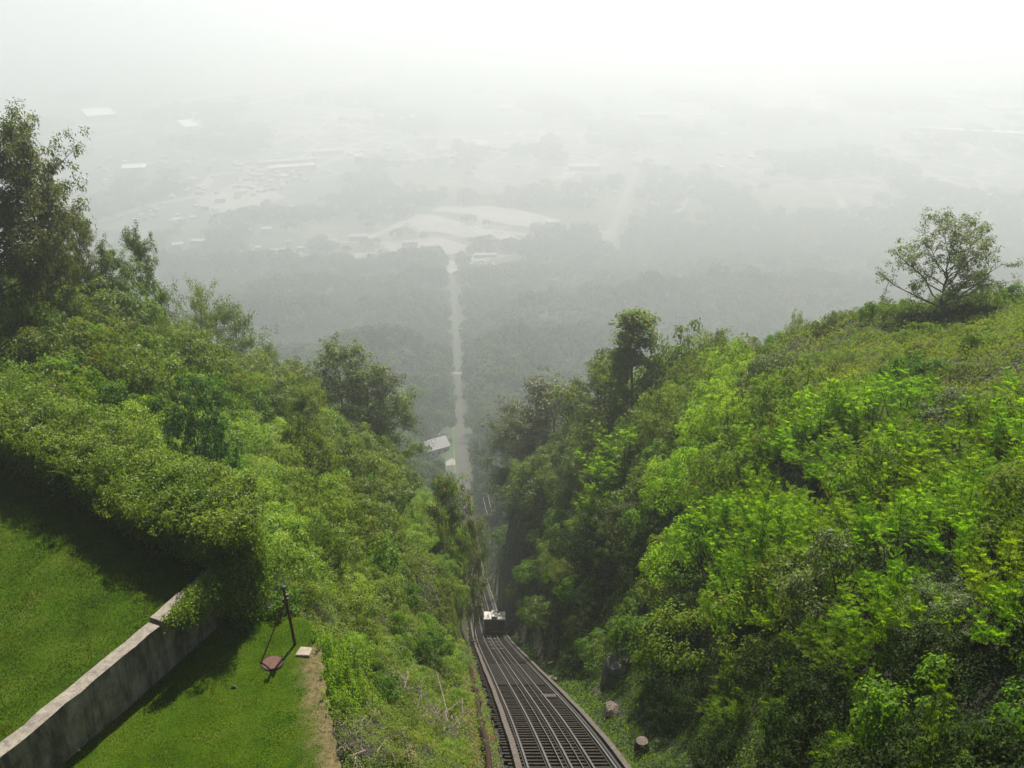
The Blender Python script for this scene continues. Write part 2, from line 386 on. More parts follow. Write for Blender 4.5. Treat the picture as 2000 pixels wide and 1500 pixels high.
# ------------------------------------------------------------------ foliage machinery
def unit(v): return v/(np.linalg.norm(v, axis=-1, keepdims=True)+1e-9)
def leaves(P, N, Lg, Wd, droop=.25, T=None):
    """one folded quad per leaf at P, facing N. returns V, F"""
    n = len(P); R = rng.normal(size=(n, 3)) if T is None else T
    T = unit(R-np.sum(R*N, 1, keepdims=True)*N); B = np.cross(N, T)
    Lg = np.broadcast_to(Lg, n)[:, None]; Wd = np.broadcast_to(Wd, n)[:, None]
    a = P; c = P+T*Lg; c[:, 2] -= droop*Lg[:, 0]
    mid = P+T*Lg*.45+N*Lg*.06
    V = np.stack([a, mid+B*Wd/2, c, mid-B*Wd/2], 1).reshape(-1, 3)
    F = np.arange(4*n).reshape(n, 4)
    return V, F
class LB:
    def __init__(s): s.V = []; s.F = []; s.n = 0
    def add(s, V, F): s.V.append(V); s.F.append(F+s.n); s.n += len(V)
    def mesh(s, name, m): return np_mesh(name, np.concatenate(s.V), np.concatenate(s.F), m)

def bush_leaves(lb, R, Hh, nclump, per, Lg, Wd, tight=.34, c0=(0, 0, 0), up=.6):
    """clumps spread over a dome"""
    th = rng.uniform(0, 2*np.pi, nclump); ph = np.arccos(rng.uniform(-.05, 1, nclump)); rr = rng.uniform(.55, 1.05, nclump)
    cc = np.stack([np.cos(th)*np.sin(ph)*R*rr, np.sin(th)*np.sin(ph)*R*rr, (.12+.88*np.cos(ph))*Hh*rr], 1)+np.array(c0)
    r = R*tight*rng.uniform(.6, 1.3, nclump)
    idx = np.repeat(np.arange(nclump), per); n = len(idx)
    d = unit(rng.normal(size=(n, 3))+unit(cc-np.array(c0)-np.array((0, 0, Hh*.3)))[idx]*.9)
    P = cc[idx]+d*(r[idx]*rng.uniform(.45, 1.1, n)**.7)[:, None]*np.array((1, 1, .8))
    N = unit(d+np.array((0, 0, up))+rng.normal(size=(n, 3))*.55)
    s = rng.uniform(.7, 1.25, n)
    lb.add(*leaves(P, N, Lg*s, Wd*s))
    return cc
def frond(base, dirv, ln, pairs, ll, lw, lb):
    """pinnate frond arching along dirv"""
    dirv = unit(np.array(dirv, float)); side = unit(np.cross(dirv, (0, 0, 1.0))); up = np.cross(side, dirv)
    t = np.linspace(.18, 1, pairs)
    ctr = np.array(base)+np.outer(t*ln, dirv)+np.outer(-.38*ln*t**2.2, (0, 0, 1.0))
    P, T, N = [], [], []
    for sg in (1, -1):
        P.append(ctr); T.append(np.tile(side*sg+dirv*.35, (pairs, 1))+rng.normal(size=(pairs, 3))*.08); N.append(np.tile(up, (pairs, 1))+rng.normal(size=(pairs, 3))*.16)
    P.append(ctr[-1:]); T.append(dirv[None]); N.append(up[None])
    P = np.concatenate(P); T = np.concatenate(T); N = unit(np.concatenate(N))
    sc_ = np.concatenate([np.sin(np.pi*np.clip(t*.8+.15, 0, 1))**.4]*2+[np.ones(1)])
    lb.add(*leaves(P, N, ll*sc_, lw*sc_, .12, T))
def frond_bush(lb, wb, R, Hh, stems, fr, ln, pairs, ll, lw):
    for _ in range(stems):
        a = rng.uniform(0, 6.28); rr = R*rng.uniform(0, 1)**.6; hh = Hh*rng.uniform(.55, 1.1)*(1-.35*(rr/R)**2)
        top = np.array((math.cos(a)*rr, math.sin(a)*rr, hh)); b = top*np.array((.35, .35, 0))
        ptsx = [b, b*.5+top*.5+rng.normal(size=3)*.08, top]
        wb.tube(ptsx, [.02, .014, .006], 4, False)
        for k in range(fr):
            f = rng.uniform(.45, 1.0)**.7; p = b+(top-b)*f; az = k*2.4+rng.uniform(-.4, .4)
            el = .15+.75*f+rng.uniform(-.2, .25)
            frond(p, (math.cos(az)*math.cos(el), math.sin(az)*math.cos(el), math.sin(el)), ln*rng.uniform(.6, 1.1)*(1.25-.45*f), pairs, ll, lw, lb)

def tree_parts(Ht, R, nlimb, leafL, leafW, per, lift=.25, sub=5, trunk_r=.14, shape='round', tips=3, cr=.45, lean=(0, 0), multi=1, low=.25, dens=1.0):
    """trunk with limbs, twigs and leaf clusters on the twig ends. returns wood MB, leaf LB"""
    wb, lb = MB(), LB()
    ends = []
    for mt in range(multi):
        off = np.array((rng.normal()*.25, rng.normal()*.25, 0)) if multi > 1 else np.zeros(3)
        ln = np.array((lean[0]+(rng.normal()*.18*Ht if multi > 1 else 0), lean[1]+(rng.normal()*.18*Ht if multi > 1 else 0), 0))
        n = 9; tp = []
        for i in range(n):
            f = i/(n-1); tp.append(off+ln*f**1.3+np.array((rng.normal()*.012*Ht*f, rng.normal()*.012*Ht*f, Ht*.93*f)))
        tr = [trunk_r*(1-.88*(i/(n-1))**.8) for i in range(n)]; tr[0] *= 1.35
        wb.tube(tp, tr, 7, False)
        for k in range(nlimb):
            f = low+(.97-low)*((k+rng.uniform(0, .9))/nlimb); f = min(f, .98)
            i = min(int(f*(n-1)), n-2); a = f*(n-1)-i; b = tp[i]*(1-a)+tp[i+1]*a
            az = k*2.399+rng.uniform(-.5, .5)
            g_ = (f-low)/(1-low)
            prof = {'round': math.sin(math.pi*min(.98, .18+.78*g_))**.7, 'cone': 1.05-.85*g_, 'wide': .55+.55*math.sin(math.pi*min(1, .25+.7*g_)), 'column': .75-.3*abs(g_-.4)}[shape]
            ll = R*prof*rng.uniform(.7, 1.12); el = lift+(.9-.2*lift)*g_**1.5+rng.uniform(-.15, .15)
            dv = np.array((math.cos(az)*math.cos(el), math.sin(az)*math.cos(el), math.sin(el)))
            lp = [b]; m_ = 5
            for s in range(1, m_):
                q = s/(m_-1); lp.append(b+dv*ll*q+np.array((0, 0, .12*ll*q*q))+rng.normal(size=3)*.035*ll)
            r0 = tr[i]*.55
            wb.tube(lp, [r0*(1-.8*s/(m_-1)) for s in range(m_)], 5, False)
            for s in range(sub):
                q = rng.uniform(.3, 1.0); i2 = min(int(q*(m_-1)), m_-2); a2 = q*(m_-1)-i2; bb = lp[i2]*(1-a2)+lp[i2+1]*a2
                d2 = unit(dv*.6+rng.normal(size=3)*.75+np.array((0, 0, .35))); l2 = ll*.34*rng.uniform(.5, 1.2)
                e = bb+d2*l2; wb.tube([bb, (bb+e)/2+rng.normal(size=3)*.03*l2, e], [r0*.3, r0*.2, r0*.08], 4, False)
                for _ in range(tips): ends.append(e+rng.normal(size=3)*cr*.55)
                ends.append((bb+e)/2)
            ends.append(lp[-1])
        ends.append(tp[-1]); ends.append(tp[-1]+rng.normal(size=3)*.1)
    E = np.array(ends); idx = np.repeat(np.arange(len(E)), max(1, int(per*dens))); n = len(idx)
    d = unit(rng.normal(size=(n, 3))); rad = cr*rng.uniform(.6, 1.2, len(E))[idx]*rng.uniform(.15, 1, n)**.6
    P = E[idx]+d*rad[:, None]*np.array((1, 1, .75))
    ctr = np.array((lean[0]*.5, lean[1]*.5, Ht*.55))
    N = unit(d*.6+unit(P-ctr)*.7+np.array((0, 0, .5))+rng.normal(size=(n, 3))*.5); s = rng.uniform(.7, 1.25, n)
    lb.add(*leaves(P, N, leafL*s, leafW*s))
    return wb, lb

def wood_mesh(wb, name, m):
    me = bpy.data.meshes.new(name); me.from_pydata(wb.v, [], wb.f); me.update(); me.materials.append(m)
    return me
PROTO = {}
def proto_tree(key, lm, bark, **kw):
    wb, lb = tree_parts(**kw); PROTO[key] = (wood_mesh(wb, key+'_trunk', M[bark]), lb.mesh(key+'_crown', L[lm]), 'trunk', 'crown')
def proto_bush(key, lm, bark, R, Hh, ncl, per, Lg, Wd, tight=.34, base=None, up=.6):
    lb = LB(); cc = bush_leaves(lb, R, Hh, ncl, per, Lg, Wd, tight, up=up)
    wb = MB()
    for c in cc[:14]: wb.tube([(0, 0, -.3), c*np.array((.45, .45, .5)), c], [.04, .025, .01], 4, False)
    PROTO[key] = (wood_mesh(wb, key+'_stems', M[bark]), lb.mesh(key+'_foliage', L[lm]), 'stem', 'foliage')
def proto_frond(key, lm, R, Hh, stems, fr, ln, pairs, ll, lw):
    lb, wb = LB(), MB(); frond_bush(lb, wb, R, Hh, stems, fr, ln, pairs, ll, lw)
    PROTO[key] = (wood_mesh(wb, key+'_stems', M['bark']), lb.mesh(key+'_foliage', L[lm]), 'stem', 'foliage')

def plant(key, name, loc, label, cat, group=None, s=1.0, rz=None, sz=None, tilt=0):
    """one plant: an empty with its wood and its leaves"""
    wm_, lm_, wn, ln_ = PROTO[key]
    o = empty(name, tuple(loc), random.uniform(0, 6.28) if rz is None else rz)
    o.scale = (s, s, sz or s); o.rotation_euler[0] = tilt
    tag(o, label, cat, group)
    mesh_obj(wn, wm_, o); mesh_obj(ln_, lm_, o)
    return o
# variants
for i in range(3):
    proto_frond('locust%d' % i, 'locust', 1.55, 1.9, 34, 16, .44, 8, .085, .034)
    if i == 0: proto_frond('locustfar0', 'locust', 1.8, 2.2, 48, 16, .42, 6, .11, .045)
    else: proto_bush('locustfar%d' % i, 'locust', 'bark', 1.9, 2.3, 90, 70, .12, .05, .19)
    proto_bush('dull%d' % i, 'locust_dull', 'bark', 1.8, 2.4, 44, 85, .15, .06, .27)
    proto_bush('vine%d' % i, 'vine', 'bark', 1.7, 1.25, 48, 120, .10, .05, .26)
    proto_bush('ivy%d' % i, 'ivy', 'bark', 1.6, 1.3, 44, 110, .12, .085, .26)
    proto_bush('dark%d' % i, 'dark', 'bark', 1.7, 1.8, 44, 110, .12, .06, .28)
    proto_bush('scrub%d' % i, 'scrub', 'bark', 1.2, .8, 34, 80, .09, .045, .28)
    proto_bush('olive%d' % i, 'olive', 'bark', 2.0, 2.6, 52, 100, .15, .075, .25)
proto_frond('bigfrond0', 'frond', 1.3, 2.3, 12, 12, .62, 11, .10, .03)
proto_frond('bigfrond1', 'frond', 1.2, 2.5, 11, 12, .66, 12, .10, .03)
proto_bush('privet', 'greygreen', 'bark', 1.6, 1.7, 60, 110, .13, .042, .25)
proto_bush('emerald', 'emerald', 'bark', 2.2, 4.3, 90, 110, .15, .07, .2)
proto_bush('privetbig', 'greygreen', 'bark', 2.3, 2.6, 130, 110, .115, .036, .17)
proto_bush('fern', 'greygreen', 'bark', 1.5, 1.6, 60, 60, .16, .05, .2)
for i in range(3):
    proto_tree('midtree%d' % i, 'olive', 'bark', Ht=8.0, R=3.0, nlimb=20, leafL=.17, leafW=.085, per=28, shape='round', cr=.45, trunk_r=.13)
    proto_tree('darktree%d' % i, 'oak', 'bark', Ht=9.0, R=3.6, nlimb=24, leafL=.17, leafW=.085, per=42, shape='round', cr=.5, trunk_r=.16)
proto_tree('spire', 'locust_dull', 'greybark', Ht=9.0, R=2.6, nlimb=30, leafL=.17, leafW=.08, per=22, shape='cone', cr=.34, trunk_r=.11, low=.06)
proto_tree('sparse', 'olive', 'bark', Ht=6.0, R=2.6, nlimb=12, leafL=.15, leafW=.075, per=9, shape='round', cr=.38, trunk_r=.07, multi=2)
proto_tree('lonely', 'olive', 'bark', Ht=6.0, R=4.3, nlimb=22, leafL=.17, leafW=.09, per=20, shape='wide', cr=.36, trunk_r=.2, lift=.36, low=.07, sub=9, tips=3)
proto_tree('sumac', 'sumac', 'greybark', Ht=7.5, R=2.6, nlimb=17, leafL=.24, leafW=.10, per=19, shape='round', cr=.48, trunk_r=.09)
proto_tree('yellowtree', 'limey', 'bark', Ht=12, R=4.5, nlimb=18, leafL=.6, leafW=.4, per=14, shape='round', cr=.9, trunk_r=.2)

# distant trees
def far_crown(lb, Ht, R, nl, per, Lg, z0=.3):
    th = rng.uniform(0, 2*np.pi, nl); ph = np.arccos(rng.uniform(-.25, 1, nl)); rr = rng.uniform(.65, 1.0, nl)
    cc = np.stack([np.cos(th)*np.sin(ph)*R*rr, np.sin(th)*np.sin(ph)*R*rr, Ht*(.62+.34*np.cos(ph)*rr)], 1)
    idx = np.repeat(np.arange(nl), per); n = len(idx); d = unit(rng.normal(size=(n, 3))+unit(cc-np.array((0, 0, Ht*.55)))[idx]*.8)
    P = cc[idx]+d*(R*.36*rng.uniform(.7, 1.15, n))[:, None]
    N = unit(d+np.array((0, 0, .3))+rng.normal(size=(n, 3))*.14)
    lb.add(*leaves(P, N, Lg*rng.uniform(.7, 1.3, n), Lg*.75, .2))
for i in range(5):
    lb = LB(); far_crown(lb, 15, 5.6, 22, 90, .62)
    wb = MB(); wb.tube([(0, 0, -1), (.1, 0, 6), (0, .2, 11)], [.32, .25, .1], 6, False)
    for k in range(6):
        a = k*1.05; wb.tube([(0, 0, 5+k*.7), (math.cos(a)*3.2, math.sin(a)*3.2, 9+k*.6)], [.13, .04], 4, False)
    PROTO['fartree%d' % i] = (wood_mesh(wb, 'far_trunk', M['bark']), lb.mesh('far_crown', L['far']), 'trunk', 'crown')

LANDMARKS = [(200, 900, 'behind the hedge'), (60, 700, 'below the tall dark oak at the left border'), (350, 640, 'under the thin tree on the left skyline'), (560, 720, 'left of the slender olive tree'),
 (560, 900, 'between the hedge and the creeper tree'), (700, 900, 'below the slender olive tree'), (500, 1040, 'beyond the end of the hedge'), (640, 1180, 'behind the iron post'), (800, 1150, 'above the track on the left'),
 (870, 1280, 'left of the railway car'), (720, 1330, 'below the stone block'), (850, 1440, 'beside the bottom of the pipe'), (720, 1480, 'at the foot of the lawn edge'),
 (1060, 1130, 'just right of the track above the railway car'), (1130, 1250, 'on the cliff right of the railway car'), (1210, 1250, 'above the large grey rock'), (1180, 1440, 'between the grey rock and the stump'), (1330, 1420, 'right of the tree stump'),
 (1080, 950, 'below the grey olive trees'), (1228, 880, 'around the bright lime bush'), (1230, 730, 'below the pointed slender tree'), (1390, 720, 'below the small round treeline tree'), (1400, 880, 'round the blue green drooping bush'),
 (1600, 800, 'round the tall brownish green bush'), (1520, 680, 'where the right ridge begins'), (1800, 700, 'near the striped rock outcrop'), (1850, 820, 'on the slope below the striped rocks'), (1960, 700, 'near the lone tree'),
 (1350, 1080, 'at the left edge of the bright thicket'), (1560, 1000, 'in the middle of the bright thicket'), (1800, 1000, 'above the pale small leaved bush'), (1960, 950, 'against the right border'), (1500, 1220, 'at the foot of the bright thicket'),
 (1720, 1230, 'left of the pale small leaved bush'), (1950, 1280, 'beside the pale small leaved bush'), (1480, 1420, 'in the dark hollow at the bottom'), (1700, 1440, 'left of the corner frond sapling'), (1930, 1440, 'in the lower right corner'),
 (830, 780, 'above the pale roofed house'), (835, 950, 'below the pale roofed house'), (900, 700, 'beside the far footbridge'), (1000, 850, 'right of the distant track'), (700, 640, 'on the far wooded slope at the left'), (1100, 640, 'on the far wooded slope at the right')]
def near_mark(px_, py_): return min(LANDMARKS, key=lambda l_: (l_[0]-px_)**2+(l_[1]-py_)**2)[2]
# ------------------------------------------------------------------ far forest
HOUSE = ground_at(846, 892, 250, 900)
def clearing(X, Y):
    """True where no far tree may stand"""
    u = X-xtrack(Y)
    c = (np.abs(u) < 6.0+1.5*(Y > 600)) 
    hx, hy = HOUSE[0], HOUSE[1]
    c |= (X > hx-6) & (X < hx+14) & (Y > hy-30) & (Y < hy+14)
    c |= (Y > 1240) & (fbm(X, Y, 420, 91)+(Y-1620)/420 > rng.normal(size=np.shape(X))*.1)&~((Y > 1500) & (fbm(X, Y, 300, 92) > .25+.1*(X < 0)))
    for P_ in LOTS: 
        for dy in (0, 14, 28, 42): c |= inpoly(X, Y+dy, P_)
    return c
LOTPX = [[(792, 432), (815, 418), (850, 420), (900, 434), (960, 448), (1042, 458), (1042, 470), (1005, 474), (960, 466), (900, 462), (850, 452), (820, 450)], [(835, 412), (860, 403), (960, 402), (1040, 415), (1100, 434), (1045, 444), (1000, 440), (930, 424), (875, 414)],
 [(905, 506), (985, 500), (1020, 520), (1012, 542), (955, 556), (935, 565), (905, 540), (925, 530)],
 [(610, 512), (650, 496), (770, 492), (800, 505), (740, 520), (660, 526)], [(480, 492), (500, 450), (540, 450), (610, 490), (590, 505), (520, 512)],
 [(740, 475), (860, 466), (930, 486), (880, 500), (770, 496)], [(335, 478), (345, 470), (405, 472), (405, 490), (340, 492)],
 [(655, 475), (760, 440), (800, 430), (790, 445), (700, 480)], [(1160, 490), (1220, 340), (1255, 340), (1205, 490)], [(560, 486), (650, 515), (690, 515), (690, 526), (640, 528), (560, 500)],
 [(170, 450), (380, 370), (420, 330), (640, 290), (760, 250), (760, 275), (660, 350), (540, 395), (420, 430), (300, 450)]]
LOTS = [[tuple(atz(a, b, -440)[:2]) for a, b in P_] for P_ in LOTPX]
cand = []
for (y0, y1, sp) in ((175, 620, 11.5), (620, 1480, 15.5), (1480, 2900, 17)):
    ys = np.arange(y0, y1, sp)
    for yy in ys:
        half = (yy+60)*.58+30; xs = np.arange(-half, half, sp)
        X = xs+rng.uniform(-.42, .42, len(xs))*sp; Y = yy+rng.uniform(-.42, .42, len(xs))*sp
        cand.append(np.stack([X, Y], 1))
cand = np.concatenate(cand); cand = cand[~clearing(cand[:, 0], cand[:, 1])]
cz = H(cand[:, 0], cand[:, 1]); ppx, ppy, dep = proj(cand[:, 0], cand[:, 1], cz+12)
vis = (ppx > -120) & (ppx < 2120)
cand, cz, ppx, ppy = cand[vis], cz[vis], ppx[vis], ppy[vis]
# the near, open part of the view: individual trees
inview = (cand[:, 1] < 760) & (ppx > 500) & (ppx < 1230) & (ppy < 1010)
order = np.argsort(np.where(inview, cand[:, 1], 1e6)); nind = min(292, int(inview.sum()))
ind = order[:nind]; rest = order[nind:]
for j in ind:
    x, y = cand[j]; s = random.uniform(1.0, 2.0); s = max(.35, min(s, (abs(x-float(xtrack(y)))-3.2)/5.9))
    if y < HOUSE[1]+4:
        wpx_ = 6.5*s/(y*1.15)*FPX
        while s > .3 and ppx[j]+wpx_ > 842 and ppx[j]-wpx_ < 890 and proj(x, y, cz[j]+15.5*s)[1] < (905 if y > 250 else 930): s *= .85; wpx_ *= .85
        if s <= .3: continue
    side = 'left' if x < xtrack(y) else 'right'
    plant('fartree%d' % random.randrange(5), 'forest_tree', (x, y, cz[j]-.5),
          'hazy green forest tree ' + near_mark(ppx[j], ppy[j]) + ', %s of the cut' % side, 'tree', 'forest trees below the slope', s, sz=s*random.uniform(.85, 1.2))
lb = LB()
tm_ = []
for i in range(5):
    b = LB(); far_crown(b, 16, 8.8, 16, 26, 2.0); tm_.append(np.concatenate(b.V))
for k in range(5):
    sel = rest[rng.integers(0, 5, len(rest)) == k] if False else rest[k::5]
    n = len(sel); a = rng.uniform(0, 6.28, n); s = rng.uniform(.65, 1.35, n)*np.where(cand[sel, 1] > 1480, .9, 1); s = np.minimum(s, np.maximum(.3, (np.abs(cand[sel, 0]-xtrack(cand[sel, 1]))-3.5)/9.4)); T = tm_[k]
    ca, sa = np.cos(a)[:, None], np.sin(a)[:, None]
    x = (T[None, :, 0]*ca-T[None, :, 1]*sa)*s[:, None]+cand[sel, 0][:, None]; y = (T[None, :, 0]*sa+T[None, :, 1]*ca)*s[:, None]+cand[sel, 1][:, None]
    z = T[None, :, 2]*s[:, None]+cz[sel][:, None]-.5
    Vv = np.stack([x, y, z], -1).reshape(-1, 3); lb.add(Vv, np.arange(len(Vv)).reshape(-1, 4))
fo = mesh_obj('forest', lb.mesh('forest', L['far'])); tag(fo, 'hazy green forest covering the lower mountainside and valley edge', 'forest', kind='stuff')

# ------------------------------------------------------------------ railway
def sweep(mb, u0, u1, z0, z1, ys, wob=0):
    """rectangular section following the track profile"""
    vs = []; n = len(ys)
    for k, y in enumerate(ys):
        x = float(xtrack(y)); z = float(ztrack(y)); w_ = math.sin(y*.9)*wob+math.sin(y*.31)*wob
        vs += [(x+u0+w_, y, z+z0), (x+u1+w_, y, z+z0), (x+u1+w_, y, z+z1), (x+u0+w_, y, z+z1)]
    fs = [(3, 2, 1, 0), tuple(4*(n-1)+i for i in range(4))]
    for k in range(n-1):
        for i in range(4):
            fs.append((4*k+i, 4*k+(i+1) % 4, 4*k+4+(i+1) % 4, 4*k+4+i))
    mb.add(vs, [f[::-1] for f in fs])
ys_near = list(np.arange(6, 210, 2.0)); ys_all = ys_near+list(np.arange(212, 1368, 12.0))
bed = MB(); sweep(bed, -2.3, 2.3, -.40, -.27, [y for y in ys_all if y <= 236]); sweep(bed, -1.6, 1.7, -.40, -.27, [y for y in ys_all if 236 <= y <= 500]); sweep(bed, -1.25, 1.35, -.40, -.27, [y for y in ys_all if y >= 500])
m, t, p = mat('track_bed')
geo = t.nodes.new('ShaderNodeNewGeometry'); sp_ = t.nodes.new('ShaderNodeSeparateXYZ'); t.links.new(geo.outputs['Position'], sp_.inputs[0])
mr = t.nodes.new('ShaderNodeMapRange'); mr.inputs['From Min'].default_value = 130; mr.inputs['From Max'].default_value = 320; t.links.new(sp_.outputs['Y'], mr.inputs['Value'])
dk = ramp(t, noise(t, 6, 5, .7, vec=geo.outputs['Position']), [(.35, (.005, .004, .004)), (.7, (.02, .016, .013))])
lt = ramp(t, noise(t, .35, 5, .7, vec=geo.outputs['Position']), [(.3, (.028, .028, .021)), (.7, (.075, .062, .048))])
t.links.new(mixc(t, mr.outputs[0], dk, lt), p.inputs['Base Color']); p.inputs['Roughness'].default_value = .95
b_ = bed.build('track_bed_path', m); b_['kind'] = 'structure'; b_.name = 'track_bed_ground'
track = empty('railway_track', (0, 0, 0)); tag(track, 'steep dark incline railway track with sleepers, rails and timber edges running downhill', 'railway track')
RAILS = [-1.47, -.70, .06, .83, 1.60]
for u in RAILS:
    r = MB(); sweep(r, u-.035, u+.035, -.02, .13, ys_all); sweep(r, u-.07, u+.07, -.06, -.02, ys_all); r.build('rail', M['rail'], track)
r = MB(); sweep(r, -.24, -.205, .02, .055, ys_all, .006); r.build('haulage_cable', M['cable'], track)
r = MB(); sweep(r, .47, .50, .02, .05, ys_all, .006); r.build('haulage_cable', M['cable'], track)
for u0, u1 in ((-1.92, -1.70), (1.86, 2.08)):
    r = MB(); ysn = [y for y in ys_all if y < 420]; sweep(r, u0, u1, -.05, .22, ysn, .012); r.build('guard_timber', M['timber'], track)
r = MB(); sweep(r, 1.70, 1.80, -.05, .10, [y for y in ys_all if y < 200]); r.build('inner_beam', M['black'], track)
def slope_at(y): return math.atan2(float(ztrack(y+.5)-ztrack(y-.5)), 1.0)
def sleeper_box(mb, y, half=2.2, wd=.24):
    a = slope_at(y); x = float(xtrack(y)); z = float(ztrack(y)); l = half+random.uniform(-.12, .1); h = random.uniform(-.02, .0)
    c, s = math.cos(a), math.sin(a); vs = []
    for xx in (-l, l):
        for yy, zz in ((-wd/2, -.25), (wd/2, -.25), (wd/2, -.065+h), (-wd/2, -.065+h)):
            vs.append((x+xx, y+yy*c-zz*s*0, z+zz+yy*s))
    mb.add(vs, [(0, 1, 2, 3), (7, 6, 5, 4), (0, 4, 5, 1), (1, 5, 6, 2), (2, 6, 7, 3), (3, 7, 4, 0)])
yy = 22.0; k = 0; restm = MB()
while yy < 330:
    if k < 96:
        b = MB(); sleeper_box(b, yy); b.build('sleeper', M['sleeper'], track)
    else: sleeper_box(restm, yy)
    yy += .5 if yy < 200 else .9; k += 1
o = restm.build('sleepers', M['sleeper'], track); o['kind'] = 'stuff'
# boarded stretch between the rails, and the pale sill across it
b = MB()
for y in np.arange(47.6, 60, .34):
    a = slope_at(y); x = float(xtrack(y)); z = float(ztrack(y))
    for u0, u1 in ((-1.66, -.78), (-.6, -.02), (.14, .76), (.9, 1.54)):
        b.add([(x+u0, y-.14, z-.02-.14*math.tan(-a)*-1), (x+u1, y-.14, z-.02-.14*math.tan(-a)*-1), (x+u1, y+.14, z-.02+.14*math.tan(a)), (x+u0, y+.14, z-.02+.14*math.tan(a)),
               (x+u0, y-.14, z-.06), (x+u1, y-.14, z-.06), (x+u1, y+.14, z-.06-.2), (x+u0, y+.14, z-.26)], [(0, 1, 2, 3), (0, 4, 5, 1), (1, 5, 6, 2), (3, 2, 6, 7), (0, 3, 7, 4)])
b.build('walkway_boards', M['board'], track)
b = MB(); y = 42.5; b.box((float(xtrack(y))+1.25, y, float(ztrack(y))-.02), (1.0, .22, .1)); b.build('sill_beam', M['timber'], track)
for yv in (86, 82, 78, 74):   # small cable rollers
    for u in (-.22, .48):
        b = MB(); x, z = float(xtrack(yv))+u, float(ztrack(yv)); b.tube([(x-.22, yv, z-.01), (x+.22, yv, z-.01)], .07, 8); b.build('cable_roller', M['cable'], track)
# pipe on the left of the track
pipe = MB(); pp = [(float(xtrack(y))-2.85+.05*math.sin(y*.5), y, float(ztrack(y))+.22) for y in np.arange(20, 78, 2.0)]
pipe.tube(pp, .10, 8)
o = empty('pipe', (0, 0, 0)); tag(o, 'long rusty brown pipe running down the left side of the track', 'pipe')
pipe.build('tube', M['rust'], o)
cl = MB()
for y in np.arange(24, 76, 5.0):
    x = float(xtrack(y))-2.85; z = float(ztrack(y)); cl.box((x, y, z), (.36, .12, .5))
cl.build('bracket', M['rust'], o)

# incline car
CY = 90.0; cx, cz_ = float(xtrack(CY))+.62, float(ztrack(CY))
car = empty('incline_car', (cx, CY, cz_)); tag(car, 'cream roofed incline railway car with dark end, heading down the track', 'railway car')
sl = math.tan(-slope_at(94))
LEN, WD = 6.4, 2.26
def zf(y): return -sl*y
b = MB()   # body: near end vertical, floor and roof follow the slope
def prof(y0, y1, zb, zt0, zt1, hw, mb):
    vs = []
    for y, zt in ((y0, zt0), (y1, zt1)):
        vs += [(-hw, y, zf(y)+zb), (hw, y, zf(y)+zb), (hw, y, zf(y)+zt), (-hw, y, zf(y)+zt)]
    mb.add(vs, [(0, 1, 2, 3), (7, 6, 5, 4), (0, 4, 5, 1), (1, 5, 6, 2), (2, 6, 7, 3), (3, 7, 4, 0)])
prof(0, LEN, .35, 2.15, 2.15, WD/2, b); b.build('body', M['carbody'], car)
b = MB(); y_ = -.012
b.add([(-WD/2*.86, y_, 1.25), (WD/2*.86, y_, 1.25), (WD/2*.86, y_, 1.98), (-WD/2*.86, y_, 1.98)], [(0, 1, 2, 3)]); rwin = b.build('rear_window', M['glass'], car)
for s_ in (-1, 1):
    b = MB(); prof(.25, LEN-.3, 1.2, 1.95, 1.95, .01, b); o = b.build('side_window', M['glass'], car); o.location.x = s_*(WD/2+.004)
for xx in (-.38, .38):
    b = MB(); b.box((xx, -.03, 1.6), (.07, .05, .75)); b.build('window_post', M['carbody'], rwin)
b = MB(); b.box((0, -.05, .95), (WD*.96, .06, .1)); b.build('rail_trim', M['rust'], car)
b = MB()   # roof: level end panel over the near end, then sloping
b.add([(-1.2, -.15, 2.12), (1.2, -.15, 2.12), (1.2, 1.1, 2.32), (-1.2, 1.1, 2.32), (-1.2, -.15, 2.36), (1.2, -.15, 2.36), (1.2, 1.1, 2.52), (-1.2, 1.1, 2.52)],
      [(3, 2, 1, 0), (4, 5, 6, 7), (0, 1, 5, 4), (1, 2, 6, 5), (2, 3, 7, 6), (3, 0, 4, 7)])
prof(1.1, LEN, 2.3, 2.62, 2.42, 1.2, b)
car_roof = b.build('roof', M['cream'], car, bevel=.04)
b = MB(); b.box((0, -.17, 2.17), (2.4, .03, .1)); b.build('blue_trim', M['blueband'], car_roof)
b = MB(); b.box((0, .62, 2.5), (.62, 1.3, .24)); prof(1.3, LEN-.2, 2.5, 2.74, 2.6, .31, b); b.build('roof_clerestory', M['cream'], car_roof, bevel=.03)
for s_ in (-1, 1):
    b = MB(); b.tube([(s_*.42, 1.0, 2.55), (s_*.95, 1.7, 2.3)], .05, 6); b.build('roof_strut', M['timber'], car_roof)
b = MB(); prof(.1, LEN-.1, .12, .35, .35, .95, b); b.build('chassis', M['black'], car)
for yv in (1.0, LEN-1.0):
    for s_ in (-.77, .77):
        b = MB(); b.tube([(s_-.05, yv, zf(yv)+.33), (s_+.05, yv, zf(yv)+.33)], .2, 14); b.build('wheel', M['black'], car)
for s_ in (-.8, .8):
    b = MB(); b.tube([(s_, -.02, .62), (s_, -.09, .62)], .1, 10); b.build('tail_lamp', M['rustlight'], car)

